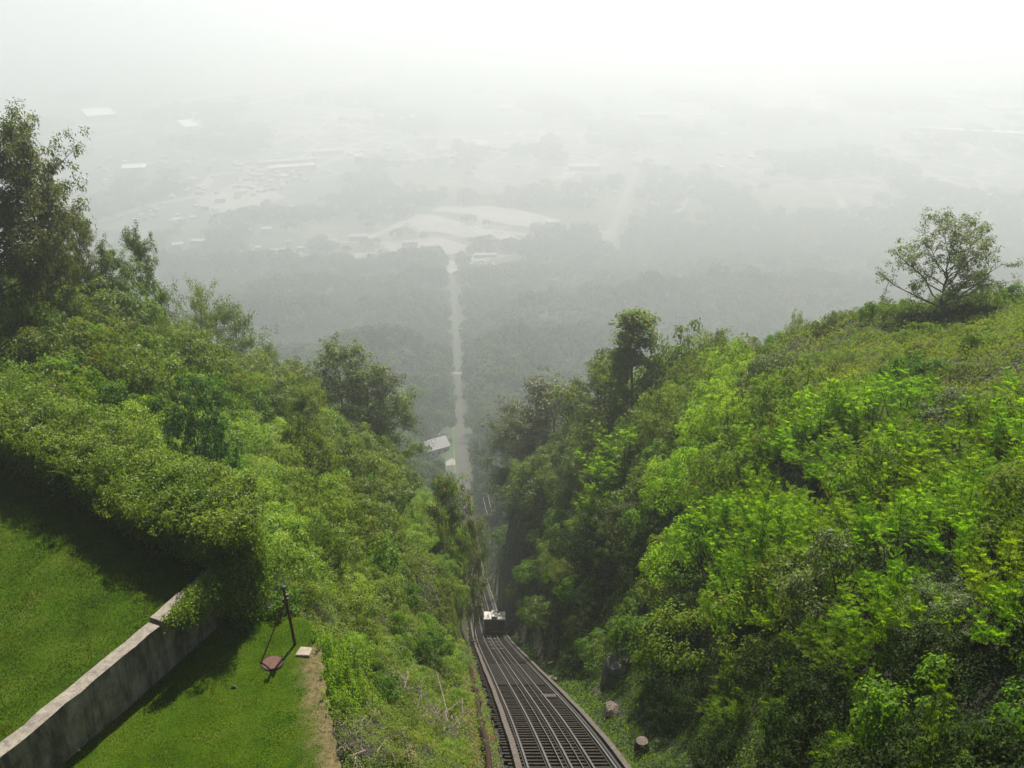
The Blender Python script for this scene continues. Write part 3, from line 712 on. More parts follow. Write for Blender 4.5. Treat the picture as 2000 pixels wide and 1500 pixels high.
# ------------------------------------------------------------------ lawns, wall, garden bits
def lawn_sheet(name, poly, z, label):
    xs = [p_[0] for p_ in poly]; ys_ = [p_[1] for p_ in poly]; st = .22
    X, Y = np.meshgrid(np.arange(min(xs)-st, max(xs)+st, st), np.arange(min(ys_)-st, max(ys_)+st, st)); X0, Y0 = X, Y
    Z = z+fbm(X, Y, 5, 11)*.035; keep = inpoly(X, Y, poly)
    if z < -23:
        e_ = np.interp(Y, [18, 23.2, 25.5, 28, 30.3], [-4.7, -5.4, -6.1, -6.8, -7.4]); X = np.where(X > e_, e_+.03+.06*np.sin(Y*7)+(X-e_)*.15, X); Z = np.where(X > e_, z-.12, Z)
    nx_ = X.shape[1]
    q_ = (np.arange(X.shape[0]-1)[:, None]*nx_+np.arange(nx_-1)[None]).ravel()
    ok = keep.ravel()[q_] | keep.ravel()[q_+1] | keep.ravel()[q_+nx_] | keep.ravel()[q_+nx_+1]; q_ = q_[ok]
    V = np.stack([X, Y, Z], -1).reshape(-1, 3); F = np.stack([q_, q_+1, q_+1+nx_, q_+nx_], 1)
    used = np.unique(F); mp = np.zeros(len(V), int); mp[used] = np.arange(len(used))
    o_ = mesh_obj(name, np_mesh(name, V[used], mp[F], lawn_m, True)); o_['kind'] = 'structure'
    a = o_.data.attributes.new('earth', 'FLOAT', 'POINT'); a.data.foreach_set('value', earth_amt(V[used][:, 0], V[used][:, 1]).astype(np.float32) if z < -23 else np.zeros(len(used), np.float32)); return o_
def earth_amt(X, Y):
    e = np.interp(Y, [18, 23.2, 25.5, 28, 30.2], [-4.7, -5.4, -6.1, -6.8, -7.4])
    return .8*sstep(1.0, .0, (e-X)-.2-.28*fbm(X, Y, 1.1, 41)+1.2*sstep(28.6, 29.6, Y))
m, t, p = mat('lawn_turf'); lawn_m = m
a_ = ramp(t, noise(t, .5, 5, .65), [(.3, (.025, .055, .003)), (.5, (.042, .085, .004)), (.7, (.07, .10, .010))])
b2 = ramp(t, noise(t, 14, 4, .7), [(.3, (.5, .5, .5)), (.7, (1.3, 1.3, 1.3))])
at_ = t.nodes.new('ShaderNodeAttribute'); at_.attribute_name = 'earth'
eart = ramp(t, noise(t, 5, 6, .7), [(.3, (.05, .055, .015)), (.5, (.15, .11, .06)), (.7, (.24, .17, .11))])
t.links.new(mixc(t, at_.outputs['Fac'], mixc(t, .8, a_, b2, 'MULTIPLY'), eart), p.inputs['Base Color']); p.inputs['Roughness'].default_value = .95; p.inputs['Specular IOR Level'].default_value = .03
bump(t, p, noise(t, 30, 4, .7), .8, .04)
lawn_sheet('lawn', LOWER, Z_LOW, ''); lawn_sheet('lawn', UPPER, Z_UP, '')
def blades(name, poly, z, dens, label, avoid=None):
    xs = [p_[0] for p_ in poly]; ys_ = [p_[1] for p_ in poly]; n = int((max(xs)-min(xs))*(max(ys_)-min(ys_))*dens)
    X = rng.uniform(min(xs), max(xs), n); Y = rng.uniform(min(ys_), max(ys_), n)
    k_ = inpoly(X, Y, poly); px_, py_, d_ = proj(X, Y, z); k_ &= (px_ > -60) & (py_ < 1560)
    if avoid is not None: k_ &= avoid(X, Y)
    k_ &= rng.uniform(0, 1, n) < .8+.2*np.tanh(1.5*fbm(X, Y, 2.2, 21)+.6)
    X, Y = X[k_], Y[k_]; n = len(X)
    P = np.stack([X, Y, z+fbm(X, Y, 5, 11)*.035-.01], 1)
    T = rng.normal(size=(n, 3))*.55+np.array((0, 0, 1.0)); N = unit(rng.normal(size=(n, 3))*np.array((1, 1, .3)))
    s = rng.uniform(.55, 1.15, n)*(1+.2*fbm(X, Y, 1.6, 31))
    lb = LB(); V, F = leaves(P, N, .062*s, .026*s, 0, T); lb.add(V, F)
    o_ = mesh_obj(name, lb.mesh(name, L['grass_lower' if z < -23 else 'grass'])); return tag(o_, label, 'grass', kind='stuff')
def off_dirt(X, Y):
    return (rng.uniform(0, 1, X.shape) > earth_amt(X, Y)*1.05) & (np.hypot(X-MAN[0], Y-MAN[1]) > .43)
MAN = atz(532, 1296, Z_LOW)
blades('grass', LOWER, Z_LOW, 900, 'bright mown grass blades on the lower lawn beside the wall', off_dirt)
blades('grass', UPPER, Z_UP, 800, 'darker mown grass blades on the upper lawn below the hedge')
# retaining wall
wd_ = unit(WALL_B-WALL_A); wn_ = np.array((-wd_[1], wd_[0]))
def wpt(s, off, z): q = WALL_A+wd_*s+wn_*off; return (q[0], q[1], z)
WL = float(np.linalg.norm(WALL_B-WALL_A))
m, t, p = mat('old_concrete')
tc = t.nodes.new('ShaderNodeTexCoord'); mp_ = t.nodes.new('ShaderNodeMapping'); mp_.inputs['Scale'].default_value = (2.2, 2.2, .35); t.links.new(tc.outputs['Object'], mp_.inputs[0])
base = ramp(t, noise(t, 1.6, 7, .7), [(.3, (.15, .13, .105)), (.5, (.37, .32, .265)), (.75, (.56, .49, .41))])
streak = ramp(t, noise(t, 1.0, 5, .75, vec=mp_.outputs[0]), [(.40, (.2, .19, .17)), (.50, (.7, .7, .68)), (.6, (1, 1, 1))])
speck = ramp(t, noise(t, 22, 4, .8), [(.38, (.55, .55, .5)), (.55, (1, 1, 1))])
geo = t.nodes.new('ShaderNodeNewGeometry'); sn = t.nodes.new('ShaderNodeSeparateXYZ'); t.links.new(geo.outputs['Normal'], sn.inputs[0])
fac = t.nodes.new('ShaderNodeMath'); fac.operation = 'LESS_THAN'; fac.inputs[1].default_value = .5; t.links.new(sn.outputs['Z'], fac.inputs[0])
topc = ramp(t, noise(t, 4, 6, .7), [(.3, (.12, .105, .085)), (.5, (.25, .22, .18)), (.75, (.36, .31, .26))])
c = mixc(t, fac.outputs[0], topc, mixc(t, .8, base, streak, 'MULTIPLY')); c = mixc(t, .8, c, speck, 'MULTIPLY')
t.links.new(c, p.inputs['Base Color']); p.inputs['Roughness'].default_value = .95; bump(t, p, noise(t, 12, 6, .75), .9, .03)
wall = empty('retaining_wall', wpt(0, 0, Z_LOW)); tag(wall, 'weathered grey concrete retaining wall between the two lawns', 'wall')
STEP = WL-2.9
def wall_run(mb, s0, s1, z1a, z1b, o0, o1, z0=Z_LOW-.6, ns=24):
    vs = []; 
    for i in range(ns+1):
        s = s0+(s1-s0)*i/ns; zt = z1a+(z1b-z1a)*i/ns+.018*math.sin(s*3.3)+.012*math.sin(s*7.9); j0 = .015*math.sin(s*5.1); j1 = .02*math.sin(s*4.3+1)+.012*math.sin(s*11)
        for off, z in ((o0+j0*0, z0), (o1, z0), (o1+j1, zt), (o0+j0, zt)):
            q = wpt(s, off, z); vs.append((q[0]-wall.location[0], q[1]-wall.location[1], q[2]-wall.location[2]))
    fs = [(0, 1, 2, 3), tuple(4*ns+3-i for i in range(4))]
    for k_ in range(ns):
        for i in range(4): fs.append((4*k_+i, 4*k_+4+i, 4*k_+4+(i+1) % 4, 4*k_+(i+1) % 4))
    mb.add(vs, fs)
b = MB(); wall_run(b, 0, WL+.6, Z_UP+.02, Z_UP+.16, 0, .5); b.build('wall_body', m, wall)
b = MB(); wall_run(b, STEP, WL+.6, Z_UP+.27, Z_UP+.32, -.04, .52, Z_UP+.10, 10); b.build('coping', m, wall)

# iron post with its brace
pb = atz(577, 1258, Z_LOW); pt = pb+np.array((-.22, .05, 2.45))
post = empty('brace_post', tuple(pb)); tag(post, 'rusty iron post with a ball cap and a slanting brace at the lawn corner', 'post')
b = MB(); b.tube([(0, 0, -.3), tuple((pt-pb)*.5), tuple(pt-pb)], [.055, .052, .048], 10); ppole = b.build('pole', M['postrust'], post)
b = MB(); q = pt-pb
b.tube([tuple(q+(0, 0, -.02)), tuple(q+(0, 0, .02)), tuple(q+(0, 0, .09)), tuple(q+(0, 0, .13))], [.06, .11, .10, .03], 10); b.build('ball_cap', M['black'], ppole)
bf = atz(504, 1300, Z_LOW)-pb; bt = q*.80
b = MB(); b.tube([tuple(bf+(0, 0, -.15)), tuple(bt)], .027, 8); b.build('brace', M['rustlight'], post)
b = MB(); b.box(tuple(bt), (.2, .2, .12)); b.box(tuple(q*.88+np.array((.08, 0, 0))), (.12, .1, .1)); b.build('clamp', M['rockpink'], post)
mh = empty('manhole_cover', (MAN[0], MAN[1], Z_LOW+.03)); tag(mh, 'round rusty manhole cover in the grass beside the iron post', 'manhole cover')
b = MB(); b.tube([(0, 0, -.06), (0, 0, .012)], .40, 36); b.build('frame_ring', M['rust'], mh)
b = MB(); b.tube([(0, 0, .0), (0, 0, .02)], .355, 36)
b.build('lid', M['manhole'], mh)
b = MB(); sb = atz(594, 1274, Z_LOW); b.add([(-.32, -.26, -.2), (.27, -.27, -.2), (.32, .2, -.2), (-.2, .29, -.2), (-.3, -.2, .05), (.23, -.26, .08), (.28, .16, .09), (-.17, .26, .06)],
      [(3, 2, 1, 0), (4, 5, 6, 7), (0, 1, 5, 4), (1, 2, 6, 5), (2, 3, 7, 6), (3, 0, 4, 7)])
o = b.build('stone_block', M['slab'], bevel=.03); o.location = tuple(sb); tag(o, 'pale flat stone block at the far corner of the lower lawn', 'stone')
b = MB(); q = atz(457, 1344, Z_LOW); b.add([(-.1, -.06, 0), (.1, -.05, 0), (.07, .07, 0), (-.08, .06, 0), (-.05, -.03, .07), (.06, -.02, .06), (.03, .04, .08)], [(3, 2, 1, 0), (0, 1, 5, 4), (1, 2, 6, 5), (2, 3, 4, 6), (3, 0, 4), (4, 5, 6)])
o = b.build('small_stone', M['rockpink']); o.location = (q[0], q[1], Z_LOW+.04); tag(o, 'small brown stone lying alone on the lower lawn', 'stone')

# ------------------------------------------------------------------ hedge
def hedge_path(t_):  # foot line on the upper lawn
    P_ = np.array([(-26.5, 41.2), (-22.3, 38.6), (-18.3, 35.8), (-15.0, 33.3), (-12.6, 31.6), (-11.0, 30.9), (-9.6, 31.1)])
    s = np.linspace(0, 1, len(P_)); return np.stack([np.interp(t_, s, P_[:, 0]), np.interp(t_, s, P_[:, 1])], -1)
def hedge_leaves(n, lm, seed):
    r = np.random.default_rng(seed); t_ = r.uniform(0, 1, n); P_ = hedge_path(t_); D = unit(hedge_path(t_+.01)-hedge_path(t_-.01)); Nn = np.stack([-D[:, 1], D[:, 0]], -1)*1.0
    # Nn points away from the lawn (uphill side)
    a = r.uniform(0, 1, n); hgt = 2.0+.35*fbm(P_[:, 0], P_[:, 1], 3.5, 51)+.5*sstep(.6, .1, t_)
    front = a < .5
    v = np.where(front, a/.5, 1); dpt = np.where(front, -.25+.55*(1-v)**.6*1.0-.35*np.sin(v*2.6), (a-.5)/.5*2.6)
    zz = np.where(front, v**1.0*hgt, hgt+.35*np.sin((a-.5)/.5*2.2)*1.0)
    x_h, y_h = P_[:, 0], P_[:, 1]+dpt
    lump = fbm(t_*26, a*5, 2.1, 61+seed)*.36+fbm(x_h, y_h, 1.3, 66)*.2
    x = P_[:, 0]+Nn[:, 0]*(dpt+.1)-Nn[:, 0]*lump*front; y = P_[:, 1]+Nn[:, 1]*(dpt+.1)-Nn[:, 1]*lump*front
    zg = Z_UP; z = zg+zz+lump*(~front)*1.2+r.normal(size=n)*.07
    P = np.stack([x, y, z], 1)+r.normal(size=(n, 3))*.1
    fn = np.stack([-Nn[:, 0], -Nn[:, 1], np.full(n, .5)], 1); tn = np.stack([-Nn[:, 0]*.25, -Nn[:, 1]*.25, np.ones(n)], 1)
    N = unit(np.where(front[:, None], fn, tn)+r.normal(size=(n, 3))*.55); s = r.uniform(.7, 1.3, n)
    ok = (fbm(t_*30, a*6, 1.5, 63)+r.normal(size=n)*.15 < .55); P, N, s = P[ok], N[ok], s[ok]*r.uniform(.8, 1.3, ok.sum())
    V, F = leaves(P, N, .10*s, .05*s, .3); return V, F
hd = empty('hedge', (-18, 35.6, Z_UP)); tag(hd, 'thick light green vine hedge overhanging the edge of the upper lawn', 'hedge')
lb = LB(); lb.add(*hedge_leaves(22000, 'ivy', 4)); lb.V = [v-np.array((-18, 35.6, Z_UP)) for v in lb.V]; mesh_obj('creeper_leaves', lb.mesh('creeper_leaves', L['ivy']), hd)
lb = LB(); lb.add(*hedge_leaves(85000, 'vine', 1))
for k_ in range(230):
    f_ = rng.uniform(0, 1); q = hedge_path(f_); r_ = rng.uniform(.3, .95); o2 = rng.uniform(-.25, 2.6)
    dd_ = unit(hedge_path(min(1, f_+.01))-hedge_path(max(0, f_-.01))); q = q+np.array((-dd_[1], dd_[0]))*o2
    bush_leaves(lb, r_, r_*.8, 9, 60, .10, .045, .4, (q[0], q[1], Z_UP+1.6+rng.uniform(0, .35)+.4*(f_ < .4)))
for k_ in range(900):
    f_ = rng.uniform(0, 1); q = hedge_path(f_); dd_ = unit(hedge_path(min(1, f_+.01))-hedge_path(max(0, f_-.01))); n2 = np.array((-dd_[1], dd_[0])); o2 = rng.uniform(-.5, 2.6)
    b0 = np.array((*(q+n2*o2), Z_UP+rng.uniform(1.7, 2.5) if o2 > -.1 else Z_UP+rng.uniform(.8, 2.2)))
    dv_ = unit(np.array((*(-n2*rng.uniform(.1, 1)), rng.uniform(.1, .9)))+rng.normal(size=3)*.4); frond(b0, dv_, rng.uniform(.45, .95), 8, .085, .042, lb)
if 1: 
    lb.V = [v-np.array((-18, 35.6, Z_UP)) for v in lb.V]; mesh_obj('foliage', lb.mesh('hedge_foliage', L['vine']), hd)
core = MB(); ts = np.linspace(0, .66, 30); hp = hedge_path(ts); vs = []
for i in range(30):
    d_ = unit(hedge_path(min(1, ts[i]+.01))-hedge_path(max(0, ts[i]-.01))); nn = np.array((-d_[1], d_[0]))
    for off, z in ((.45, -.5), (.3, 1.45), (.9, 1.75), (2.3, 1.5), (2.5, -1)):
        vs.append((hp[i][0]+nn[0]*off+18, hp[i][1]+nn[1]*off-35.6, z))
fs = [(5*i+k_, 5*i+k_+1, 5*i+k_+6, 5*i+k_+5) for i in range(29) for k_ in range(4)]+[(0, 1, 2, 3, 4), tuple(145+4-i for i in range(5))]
core.add(vs, fs); core.build('shade_core', plain('shade_core', (.035, .03, .02), 1, .5, 8, bmp=.6), hd)  # solid dark filler inside the hedge, painting shaded hollows between leaves
# vines hanging over the wall end
dr = LB(); wb = MB(); rr_ = np.random.default_rng(5)
corner = np.array((-10.9, 30.6)); org = np.array((-10.6, 30.6, Z_LOW))
def drape(px_, py_, ztop, ln, dx, dy):
    p0 = np.array((px_, py_, ztop)); p1 = p0+np.array((dx*.5, dy*.5, .05)); p2 = p0+np.array((dx, dy, -ln))
    n_ = int(ln*85)+20; f = rr_.uniform(0, 1, n_)[:, None]; P = (1-f)**2*p0+2*f*(1-f)*(p1+np.array((dx*.6, dy*.6, 0)))+f*f*p2+rr_.normal(size=(n_, 3))*.075
    N = unit(np.array((.3, -.8, .5))+rr_.normal(size=(n_, 3))*.6); s = rr_.uniform(.7, 1.2, n_)
    dr.add(*leaves(P-org, N, .10*s, .048*s, .4)); wb.tube([p0-org, (p0+p1)/2-org, p2-org], [.015, .012, .006], 4, False)
for i in range(150):
    s_ = rr_.uniform(WL-2.6, WL+2.2); q = WALL_A+wd_*s_; fr_ = (s_-(WL-2.6))/4.8
    drape(q[0]+rr_.uniform(-.1, .25), q[1]-rr_.uniform(-.1, .3), Z_UP+.45+rr_.uniform(-.1, .9)*fr_, rr_.uniform(.2, .5)+fr_*rr_.uniform(.6, 2.4), .25+.5*fr_*rr_.uniform(0, 1), -.3-.4*fr_)
dv = empty('hanging_vine', tuple(org)); tag(dv, 'trailing vine hanging over the far end of the concrete wall', 'vine')
mesh_obj('stem', wood_mesh(wb, 'vine_stems', M['bark']), dv); mesh_obj('foliage', dr.mesh('vine_foliage', L['vine']), dv)

# ------------------------------------------------------------------ undergrowth carpet
def in_lawn(X, Y): return inpoly(X, Y, grow(LOWER, .15)) | inpoly(X, Y, grow(UPPER, .1)) | ((X < -9.5) & (X > -17.5) & (Y < 31.2) & (Y > 15))
und = {'left': [], 'right': [], 'mead': [], 'edge': [], 'verge': []}
for y in np.arange(5, 150, 1.0):
    half = (y*.98+12)*.72+4
    Lg = min(.34, max(.085, y*.0030)); dens = 1.15/(Lg*Lg*.55*.5)/2
    n = int(2*half*dens*5.2); X = rng.uniform(-half, half, n); Y = y+rng.uniform(0, 1, n)
    e = .6; gz = H(X, Y); sl_ = np.hypot((H(X+e, Y)-gz)/e, (H(X, Y+e)-gz)/e)
    k_ = (np.abs(X-xtrack(Y)) > 2.3) & ~in_lawn(X, Y) & (rng.uniform(0, 4.0, n) < np.sqrt(1+sl_**2))
    px_, py_, dp = proj(X, Y, gz+.5); k_ &= (px_ > -420) & (px_ < 2450) & (py_ < 1800) & (py_ > 100)
    X, Y, gz, px_, py_ = X[k_], Y[k_], gz[k_], px_[k_], py_[k_]
    u = X-xtrack(Y)
    md = (px_ > 1480) & (py_ < 850) & (u > 0) & (Y > 33)
    eg = (u < 0) & (u > -3.5) & (rng.uniform(0, 1, len(u)) < .6)
    und['mead'].append((X[md], Y[md], gz[md], Lg)); und['edge'].append((X[eg], Y[eg], gz[eg], Lg))
    vg = (u > 0) & (u < 5.2+1.5*np.sin(Y*.35)) & (rng.uniform(0, 1, len(u)) < .75)
    und['verge'].append((X[vg], Y[vg], gz[vg], Lg)); md = md | vg
    for nm, kk in (('right', (u > 0) & ~md), ('left', (u < 0) & ~eg)):
        und[nm].append((X[kk], Y[kk], gz[kk], Lg))
for y in np.arange(46, 345, 1.0):
    Lg = min(.5, .0032*y+.05); d_ = 1.4/(Lg*Lg*.55)*(2.2 if y < 150 else .9); w_ = 5.5 if y < 150 else 15.
    n = int(w_*d_); Y = y+rng.uniform(0, 1, n)
    for sg, nm in ((1, 'right'), (-1, 'left')):
        if y < 150 and sg < 0: continue
        if y < 150 and nm == 'right' and y < 50: continue
        X = xtrack(Y)+sg*(2.35+rng.uniform(0, 1, n)*w_); und[nm].append((X, Y, H(X, Y), Lg))
for nm, key, nme, lab, cat, hh in (('left', 'scrub', 'undergrowth', 'tangled green undergrowth covering the left bank of the track', 'undergrowth', .5),
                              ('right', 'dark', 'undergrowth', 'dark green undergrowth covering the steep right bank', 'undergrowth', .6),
                              ('mead', 'mead', 'ground_cover_foliage', 'low yellow green and brownish ground cover on the right hilltop', 'ground cover', .5),
                              ('verge', 'ivy', 'grass_verge', 'green grassy weeds along the right edge of the track', 'grass', .2),
                              ('edge', 'litter', 'dead_leaves', 'orange brown dead leaves littering the left edge of the track', 'leaf litter', .05)):
    X = np.concatenate([a[0] for a in und[nm]]); Y = np.concatenate([a[1] for a in und[nm]]); Z = np.concatenate([a[2] for a in und[nm]])
    Lg = np.concatenate([np.full(len(a[0]), a[3]) for a in und[nm]])
    if nm == 'edge':
        kk = rng.uniform(0, 1, len(X)) < .3; X, Y, Z, Lg = X[kk], Y[kk], Z[kk], Lg[kk]
    n = len(X); lump = fbm(X, Y, 2.2, 71)*hh*.7+fbm(X, Y, .8, 73)*hh*.3
    P = np.stack([X, Y, Z+hh*.6+lump+rng.uniform(-.5, .5, n)*hh], 1); P[:, 2] = np.maximum(P[:, 2], Z+.03)
    e = .5; gxn = -(H(X+e, Y)-H(X-e, Y))/(2*e); gyn = -(H(X, Y+e)-H(X, Y-e))/(2*e)
    N = unit(np.stack([gxn*.7, gyn*.7, np.ones(n)], 1)+rng.normal(size=(n, 3))*.6); s = rng.uniform(.7, 1.3, n)
    lb = LB(); lb.add(*leaves(P, N, Lg*s, Lg*.5*s, .3))
    tag(mesh_obj(nme, lb.mesh(nme, L[key])), lab, cat, kind='stuff')

# ------------------------------------------------------------------ shrubs over the banks
def visible(x, y, z):
    f = np.linspace(.12, .97, 60); X, Y, Z = x*f, y*f, z*f
    return not np.any(H(X, Y) > Z+.2)
GRP = {
 'locust': ('locust_shrub', 'shrub', 'bright green feathery locust shrub', 'bright locust shrubs on the right hillside'),
 'locustfar': ('leafy_shrub', 'shrub', 'bright green leafy shrub', 'bright leafy shrubs high on the right hillside'),
 'dull': ('dull_green_bush', 'shrub', 'dull yellowish green bush', 'dull green bushes on the banks'),
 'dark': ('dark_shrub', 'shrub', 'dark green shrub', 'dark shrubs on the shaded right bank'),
 'ivyr': ('ivy_mound', 'shrub', 'mid green leafy vine mound', 'vine mounds on the right bank'),
 'vinel': ('vine_mound', 'shrub', 'light green vine mound', 'light green vine mounds on the left bank'),
 'ivyl': ('creeper_mound', 'shrub', 'broad leaved creeper mound', 'broad leaved creeper mounds on the left bank'),
 'scrub': ('scrub_bush', 'shrub', 'low scrubby brownish bush', 'low scrubby bushes beside the track'),
 'olive': ('olive_bush', 'shrub', 'large olive green bush', 'large olive green bushes on the slopes'),
 'bigfrond': ('frond_shrub', 'shrub', 'frond leaved sapling', 'frond leaved saplings low on the right slope'),
 'privet': ('privet_bush', 'shrub', 'grey green small leaved bush', 'grey green bushes on the right slope'),
}
cnt = {}
def choose(w_):
    r = random.random()*sum(w_.values())
    for k_, v in w_.items():
        r -= v
        if r <= 0: return k_
y = 7.0
while y < 135:
    sp = 1.35+.0165*y; half = (y*.98+12)*.68+3; x = -half+random.random()*sp
    while x < half:
        X_, Y_ = x+random.uniform(-.35, .35)*sp, y+random.uniform(-.35, .35)*sp; x += sp
        u = X_-float(xtrack(Y_))
        if -3.9 < u < 3.5 or bool(in_lawn(X_, Y_)) or (u < 0 and bool(inpoly(X_, Y_, grow(UPPER, .9)))) : continue
        if u < 0 and X_ > -10 and Y_ < 29.5 and X_ < -4.6: continue
        z = hz(X_, Y_); px_, py_, dp = proj(X_, Y_, z+1.0)
        if not (-320 < px_ < 2380 and 100 < py_ < 1760): continue
        if not visible(X_, Y_, z+2.6): continue
        if 1150 < px_ < 1262 and 1295 < py_ < 1450 and u > 0: continue
        s = random.uniform(.75, 1.25)*(.82+.006*y); kk = None
        if u > 0:
            if px_ > 1430 and py_ < 785-.2*abs(px_-1850) and dp > 34: 
                if random.random() < .55: kk = choose({'scrub': 5, 'ivyr': 2.5, 'dull': .8}); s *= random.uniform(.35, .85)
                else: continue
            elif py_ < 1000 and px_ < 1180: kk = choose({'olive': 6, 'dark': 2, 'dull': 3})
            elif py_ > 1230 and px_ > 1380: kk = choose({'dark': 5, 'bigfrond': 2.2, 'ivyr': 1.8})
            elif px_ > 1330+max(0, 1000-py_)*.3+max(0, py_-1080)*.7 and py_ > 735: kk = choose({'locust': 8 if dp < 46 else 0, 'locustfar': 8 if dp >= 46 else 0, 'ivyr': .7, 'privet': .35, 'dull': .9})
            elif py_ <= 1000: kk = choose({'dull': 4, 'locustfar': 1.2, 'ivyr': 2, 'dark': 2, 'olive': 3})
            else: kk = choose({'dark': 4.5, 'ivyr': 3, 'scrub': 1.2, 'olive': 1.4, 'dull': .6})
            if u < 6: s *= .75
        else:
            if py_ > 1100 or u > -9:
                kk = choose({'vinel': 3, 'ivyl': 2.2, 'scrub': 2.6}); s *= .62 if py_ > 1180 else .8
                if py_ > 1330: s *= .8; kk = choose({'scrub': 5, 'ivyl': 1, 'vinel': 1})
            elif py_ > 800 and px_ < 560: kk = choose({'vinel': 8, 'ivyl': 1.6, 'scrub': 1}); s *= .9
            elif py_ > 800: kk = choose({'olive': 3, 'dull': 4, 'ivyl': 2, 'vinel': 1.5})
            else: kk = choose({'ivyl': 3.5, 'dull': 3.5, 'olive': 3.5, 'vinel': 1})
        if cnt.get(kk, 0) >= (285 if -60 < px_ < 2080 and py_ < 1620 else 250): continue
        cnt[kk] = cnt.get(kk, 0)+1
        nm, cat, lab, grp = GRP[kk]; lab = lab+' '+near_mark(px_, py_)
        if 0: lab = 'large olive green bush on the upper %s slope' % ('right' if u > 0 else 'left')
        key = {'ivyr': 'ivy', 'vinel': 'vine', 'ivyl': 'ivy'}.get(kk, kk)
        key = key if key == 'privet' else key+str(random.randrange(2 if key == 'bigfrond' else 3))
        plant(key, nm, (X_, Y_, z-.1), lab, cat, grp, s, sz=s*random.uniform(.85, 1.3))
    y += sp
print('shrubs', cnt, sum(cnt.values()))

# ------------------------------------------------------------------ single trees and shrubs that stand out
PH = {'midtree': 8.3, 'darktree': 9.3, 'spire': 9.2, 'sparse': 6.1, 'lonely': 6.6, 'sumac': 7.8, 'emerald': 2.5, 'privet': 2.2, 'bigfrond': 3.1, 'olive': 3.1, 'ivy': 1.9, 'dull': 2.9, 'locustfar': 2.9, 'dark': 2.3}
def stand(key, px_, Y, pytop, name, label, cat='tree', wide=1.0, group=None, rz=None):
    top = at(px_, pytop, Y); g_ = hz(top[0], Y); s = max(.2, (top[2]-g_+.15)/max(v.co.z for v in PROTO[key][1].vertices))
    return plant(key, name, (top[0], Y, g_-.15), label, cat, group, s*wide, rz, sz=s)
_keep = rng; _opts = []
for _k in range(8):
    rng = np.random.default_rng(100+_k)
    proto_tree('lonely', 'olive', 'bark', Ht=6.0, R=4.3, nlimb=22, leafL=.17, leafW=.09, per=17, shape='wide', cr=.36, trunk_r=.2, lift=.36, low=.07, sub=9, tips=3)
    _lv = np.array([v.co[:] for v in PROTO['lonely'][1].vertices]); _g = hz(at(1872, 600, 61.)[0], 61.); _s = (at(1872, 418, 61.)[2]-_g)/_lv[:, 2].max()
    for _r in np.arange(0, 6.28, .25):
        _px = ((_lv[:, 0]*math.cos(_r)-_lv[:, 1]*math.sin(_r))*_s*1.12)/(61*CP+25*SP)*FPX+1872
        _opts.append((abs(np.percentile(_px, 1.5)-1752)+abs(np.percentile(_px, 98.5)-2002), _k, float(_r), PROTO['lonely']))
rng = _keep; _b = min(_opts, key=lambda o_: o_[0]); PROTO['lonely'] = _b[3]; print('lone', _b[:3])
stand('lonely', 1872, 61, 418, 'lone_tree', 'lone spreading tree with visible limbs on the right ridge', rz=_b[2], wide=1.12)
